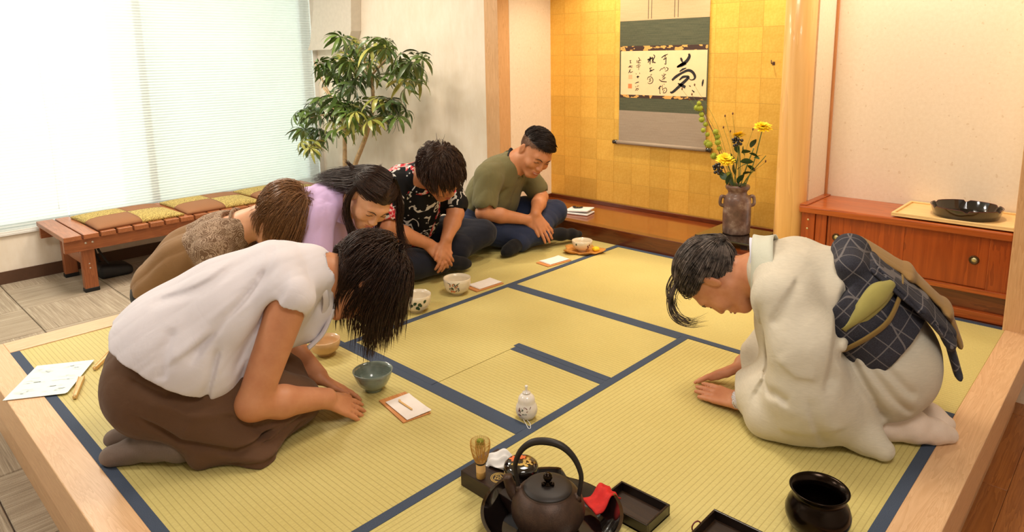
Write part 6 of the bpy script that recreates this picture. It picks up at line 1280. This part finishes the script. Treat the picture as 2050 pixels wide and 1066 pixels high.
# ------------------------------------------------------------------ man in the floral shirt, cross-legged, head down
def man_floral():
    R = person((.18, 1.76), -5, 'man in black floral shirt sitting cross-legged with clasped hands, head bowed')
    hd = Head((.488, -.005, .572), (.66, .12, -.74), (.72, -.22, .66), 1.14)
    b = Field(); hd.add(b, True, 0, (.335, -.01, .535), .060)
    b.chain([(.32, 0, .52, .08), (.22, 0, .42, .11), (.08, 0, .25, .11), (.0, 0, .13, .12)], .03, ((0, 1, 0), 1.3))
    arm(b, (.30, -.17, .50), (.375, -.255, .315), (.435, -.055, .205), (.050, .041, .040, .029)); hand(b, (.435, -.055, .200), (.62, .45, -.65), (.55, -.5, .65), -1, (.35, .45, .3), .02, 1.04, (.8, .25))
    arm(b, (.29, .17, .48), (.40, .145, .325), (.465, .035, .225), (.050, .043, .042, .031)); hand(b, (.465, .035, .218), (.28, -.35, -.88), (.88, .20, .30), 1, (.15, .3, .3), .03, 1.06, (.8, .35))
    grow('body', b, 'skin_tan', R, .0040)
    s = Field(); s.chain([(.325, 0, .535, .078), (.255, 0, .475, .115), (.13, 0, .33, .128), (.04, 0, .19, .135), (.0, 0, .13, .138)], .04, ((0, 1, 0), 1.34))
    for y in (-1, 1): s.cone((.25, y * .09, .50), (.285, y * .172, .485), .088, .074, .04)
    s.cone((.285, -.172, .49), (.345, -.235, .375), .074, .068, .03); s.cone((.285, .172, .48), (.365, .165, .370), .074, .068, .03); s.ell((.21, 0, .31), (.13, .15, .15), None, .05); s.ell((.27, 0, .40), (.10, .14, .11), None, .05)
    s.cut((.03, 0, .12), (.15, 0, 1)); s.cone((.335, -.01, .55), (.50, -.02, .60), .066, .066, .004, None, 'sub'); s.cone((.352, -.245, .36), (.40, -.25, .28), .054, .054, .004, None, 'sub'); s.cone((.375, .163, .355), (.42, .13, .28), .055, .055, .004, None, 'sub')
    grow('shirt', s, 'floral_print', R, .0045, both(wrinkles(.006, 6, (.4, .2, .9), .2, 81), wrinkles(.003, 14, (.4, .2, 1), .2, 82)))
    for y in (-1, 1): ribbon('collar', [(.325, 0, .625), (.34, y * .052, .605), (.365, y * .068, .56), (.395, y * .05, .50), (.41, y * .015, .465)], [(.285, 0, .612), (.295, y * .07, .59), (.325, y * .10, .545), (.37, y * .10, .48), (.395, y * .035, .445)], .004, 'floral_print', R)
    legs_crossed(R, 'navy_cotton', 'black_sock', (.37, -.275, .125), (.385, .05, .075), (.415, .205, .040), (.300, .405, .150), (.30, .02, .055), (.33, -.15, .034), seed=2)
    HLm = (HL[0], A3(HL[1]) + A3([.008, .01, .012, .016, .006, .0, .0, .0, .0]))
    make_hair(R, hd, 'hair_brown', 2800, .075, .5, 10, (-.055, .01, .112), .12, .22, .75, .55, .0012, 91, hairline=HLm, clump=.8, nclump=150, thick=.028, lenfn=lambda L, h: np.interp(L[:, 0], [-.11, 0, .05, .09], [.045, .07, .085, .09]))
    make_hair(R, hd, 'hair_brown', 60, .06, .3, 8, (-.055, .01, .112), -.10, .0, 1.2, 1.6, .0010, 92, mask=lambda L: ((L[:, 0] + .06) ** 2 + (L[:, 1]) ** 2 < .0009) & (L[:, 2] > .08), clump=.5, nclump=5, thick=.02, cap=False, name='hair_tuft')
    face_parts(R, hd, b, 'hair_dark_brown', 0)
man_floral()
# ------------------------------------------------------------------ woman in the lavender shirt
def woman_lavender():
    R = person((.1, 1.15), 15, 'long-haired woman in lavender shirt bowing between the other guests')
    hd = Head((.586, -.010, .510), (.58, -.40, -.71), (.72, -.10, .69), 1.11)
    b = Field(); hd.add(b, False, .3, (.430, 0, .475), .052)
    b.chain([(.42, 0, .46, .07), (.31, 0, .43, .10), (.12, 0, .33, .105), (.0, 0, .2, .12)], .03, ((0, 1, 0), 1.25))
    arm(b, (.40, -.15, .43), (.43, -.205, .19), (.56, -.085, .055), (.046, .037, .036, .026)); hand(b, (.56, -.085, .048), (.9, .3, -.3), (.2, -.2, .95), -1, (.1, .1, .1), .03, .98)
    arm(b, (.40, .14, .43), (.46, .15, .20), (.57, .06, .055), (.046, .037, .036, .026)); hand(b, (.57, .06, .048), (.9, -.3, -.3), (.2, .2, .95), 1, (.1, .1, .1), .03, .98)
    grow('body', b, 'skin_fair', R, .0040)
    s = Field(); s.chain([(.415, 0, .475, .072), (.335, 0, .45, .108), (.17, 0, .39, .120), (.05, 0, .28, .125), (-.02, 0, .20, .13)], .04, ((0, 1, 0), 1.34))
    for y in (-1, 1): s.cone((.34, y * .085, .455), (.395, y * .155, .435), .080, .068, .04); s.chain([(.395, y * .155, .43, .070), (.43, -.215 if y < 0 else .165, .22, .058), (.535, y * .10, .075, .042)], .03)
    s.ell((.27, 0, .33), (.13, .14, .13), None, .05); s.cut((-.03, 0, .15), (.2, 0, 1)); s.cone((.43, -.01, .49), (.58, -.02, .49), .058, .06, .004, None, 'sub'); s.cone((.53, -.115, .08), (.58, -.06, .02), .032, .034, .004, None, 'sub'); s.cone((.53, .115, .08), (.58, .06, .02), .032, .034, .004, None, 'sub')
    grow('shirt', s, 'lavender_cotton', R, .0045, both(wrinkles(.008, 6, (.3, .2, .9), .2, 101), wrinkles(.0035, 14, (.3, .2, .9), .2, 102), crease([([(.36, -.10, .53), (.40, -.17, .49), (.42, -.19, .42)], .004, .006), ([(.45, -.16, .40), (.40, -.2, .30)], .010, .016), ([(.44, -.1, .40), (.42, -.16, .3)], .008, .014)])))
    ribbon('collar', [(.395, 0, .558), (.412, -.05, .545), (.435, -.068, .505), (.468, -.070, .445), (.49, -.04, .395)], [(.37, 0, .545), (.375, -.075, .53), (.395, -.105, .485), (.432, -.118, .430), (.478, -.075, .39)], .004, 'lavender_cotton', R)
    ribbon('collar', [(.395, 0, .558), (.412, .05, .545), (.435, .068, .505), (.468, .07, .445), (.49, .04, .395)], [(.37, 0, .545), (.375, .075, .53), (.395, .105, .485), (.432, .118, .43), (.478, .075, .39)], .004, 'lavender_cotton', R)
    s = Field(); s.ell((-.02, 0, .20), (.14, .17, .14), None, .05)
    for y in (-1, 1): s.chain([(.0, y * .09, .17, .11), (.16, y * .10, .12, .10), (.32, y * .09, .08, .07)], .05)
    s.ell((.12, 0, .06), (.24, .17, .06), None, .04); s.cut((0, 0, .0012), (0, 0, 1), .002); grow('trousers', s, 'black_cotton', R, .006, wrinkles(.005, 6, (.7, .2, .2), .2, 104))
    for y in (-.06, .06):
        k = Field(); k.chain([(.05, y, .04, .038), (-.06, y, .04, .036), (-.14, y * .8, .03, .028), (-.18, y * .7, .022, .02)], .02); k.cut((0, 0, .001), (0, 0, 1), .003); grow('sock', k, 'black_sock', R, .006)
    body = [((.43, 0, .475), (.55, -.01, .49), .060), ((.30, 0, .44), (.40, 0, .46), .115), ((.36, -.09, .44), (.395, -.155, .43), .08), ((.36, .09, .44), (.395, .155, .43), .08), ((.12, 0, .36), (.30, 0, .43), .125)]
    fl = lambda L: np.stack([-.95 + 0 * L[:, 0], .75 * np.sign(L[:, 1] - .012), -.05 + 0 * L[:, 0]], 1)
    make_hair(R, hd, 'hair_dark_brown', 1800, .12, .2, 12, (.0, .012, .12), .03, .9, .8, .02, .0011, 111, clump=.35, nclump=80, thick=.010, flowfn=fl, colliders=body, offflow=.5, mask=lambda L: ~((L[:, 1] < -.05) & (L[:, 2] < .045) & (L[:, 0] > -.05)))
    guide_hair(R, hd, [
        ([[(.690, .02, .626), (.624, 0, .660), (.461, 0, .645), (.321, 0, .615), (.19, .01, .565)], [(.71, -.01, .61), (.629, -.04, .648), (.50, -.035, .618), (.37, -.03, .600), (.235, -.02, .565)], [(.716, -.04, .575), (.63, -.07, .62), (.53, -.07, .585), (.44, -.055, .580), (.30, -.05, .565)], [(.70, -.07, .545), (.619, -.088, .58), (.55, -.09, .552), (.50, -.075, .545), (.41, -.07, .540)]], 620, .006),
        ([[(.58, -.095, .585), (.540, -.112, .534), (.512, -.110, .45), (.547, -.110, .363), (.524, -.110, .29), (.499, -.11, .235)], [(.59, -.095, .584), (.548, -.112, .523), (.530, -.10, .427), (.565, -.09, .336), (.545, -.09, .264)]], 190, .007),
        ([[(.66, .05, .56), (.605, .058, .48), (.585, .05, .412), (.55, .06, .345), (.58, .06, .289), (.593, .06, .254)]], 60, .008),
        ([[(.69, .03, .60), (.672, .085, .532), (.683, .09, .449), (.663, .09, .351), (.702, .09, .272), (.785, .09, .227)], [(.68, .05, .59), (.655, .088, .53), (.66, .09, .423), (.669, .09, .304), (.689, .09, .185)]], 170, .008)], 'hair_dark_brown', .0012, 113, wave=.009)
    face_parts(R, hd, b, 'hair_dark_brown', .5)
woman_lavender()
# ------------------------------------------------------------------ woman in the brown lace top
def woman_lace():
    R = person((.05, .62), 45, 'brown-haired woman in brown lace-back top bowing low behind the woman in white')
    hd = Head((.515, .0, .448), (.30, -.10, -.95), (.95, .0, .30), 1.15)
    b = Field(); hd.add(b, False, 0, (.345, 0, .405), .054)
    b.chain([(.34, 0, .395, .07), (.24, 0, .34, .10), (.10, 0, .24, .105), (.0, 0, .14, .11)], .03, ((0, 1, 0), 1.3))
    arm(b, (.27, -.155, .34), (.27, -.215, .12), (.42, -.10, .045), (.046, .037, .036, .026)); hand(b, (.42, -.10, .040), (.9, .35, -.2), (.2, -.2, .95), -1, (.1, .1, .1), .03, .96)
    arm(b, (.27, .145, .34), (.29, .150, .13), (.43, .07, .045), (.046, .037, .036, .026)); hand(b, (.43, .08, .040), (.9, -.35, -.2), (.2, .2, .95), 1, (.1, .1, .1), .03, .96)
    grow('body', b, 'skin_fair', R, .0042)
    s = Field(); s.chain([(.315, 0, .390, .078), (.235, 0, .345, .108), (.10, 0, .255, .130), (-.01, 0, .15, .140)], .05, ((0, 1, 0), 1.38))
    for y in (-1, 1): s.cone((.235, y * .085, .36), (.262, y * .165, .340), .078, .062, .04); s.cone((.262, y * .160, .34), (.268, -.205 if y < 0 else .165, .22), .062, .056, .03)
    s.cut((0, 0, .02), (.15, 0, 1)); s.cone((.33, 0, .45), (.46, 0, .42), .075, .06, .004, None, 'sub')
    f = s; f.build(.0045); f.displace(both(wrinkles(.009, 6, (.7, 0, .6), .12, 121), wrinkles(.003, 15, (.7, 0, .6), .2, 122))); V, Q = f.mesh(1)
    me = np_mesh(V, Q, 'top'); me.materials.append(MATS['brown_blouse']); me.materials.append(MATS['lace']); cx = V[Q].mean(1); lace = (cx[:, 0] * .78 + cx[:, 2] * .62 > .335) ; me.polygons.foreach_set('material_index', lace[:len(me.polygons)].astype(np.int32)); link('lace_top', me, None, R)
    P = [(.335, -.082, .40), (.315, -.072, .455), (.305, 0, .480), (.315, .072, .455), (.335, .082, .40)]; V, F = tube_arrays(spline(P, 30), .009, 8, .6); link('lace_neckline', me_from(V, F, True), 'lace', R)
    t = Field(); t.ell((-.02, 0, .13), (.14, .18, .13), None, .05)
    for y in (-1, 1): t.chain([(.0, y * .09, .13, .11), (.18, y * .10, .10, .09), (.32, y * .09, .075, .066)], .05)
    t.chain([(-.10, .0, .06, .05), (-.17, .03, .03, .03)], .04); t.cut((0, 0, .0012), (0, 0, 1), .002); grow('trousers', t, 'black_cotton', R, .006, wrinkles(.004, 7, (.7, .2, .2), .2, 124))
    nk = [((.345, 0, .405), (.45, 0, .43), .058), ((.2, 0, .34), (.32, 0, .39), .10)]
    make_hair(R, hd, 'hair_light_brown', 3000, .20, .12, 14, (-.045, .0, .118), .30, .45, 1.0, .06, .0011, 131, clump=.25, nclump=80, thick=.030, colliders=nk, lenfn=lambda L, h: np.interp(L[:, 0], [-.11, -.05, .0, .06, .09], [.06, .095, .14, .16, .16]))
    face_parts(R, hd, b, 'hair_brown', 0)
woman_lace()
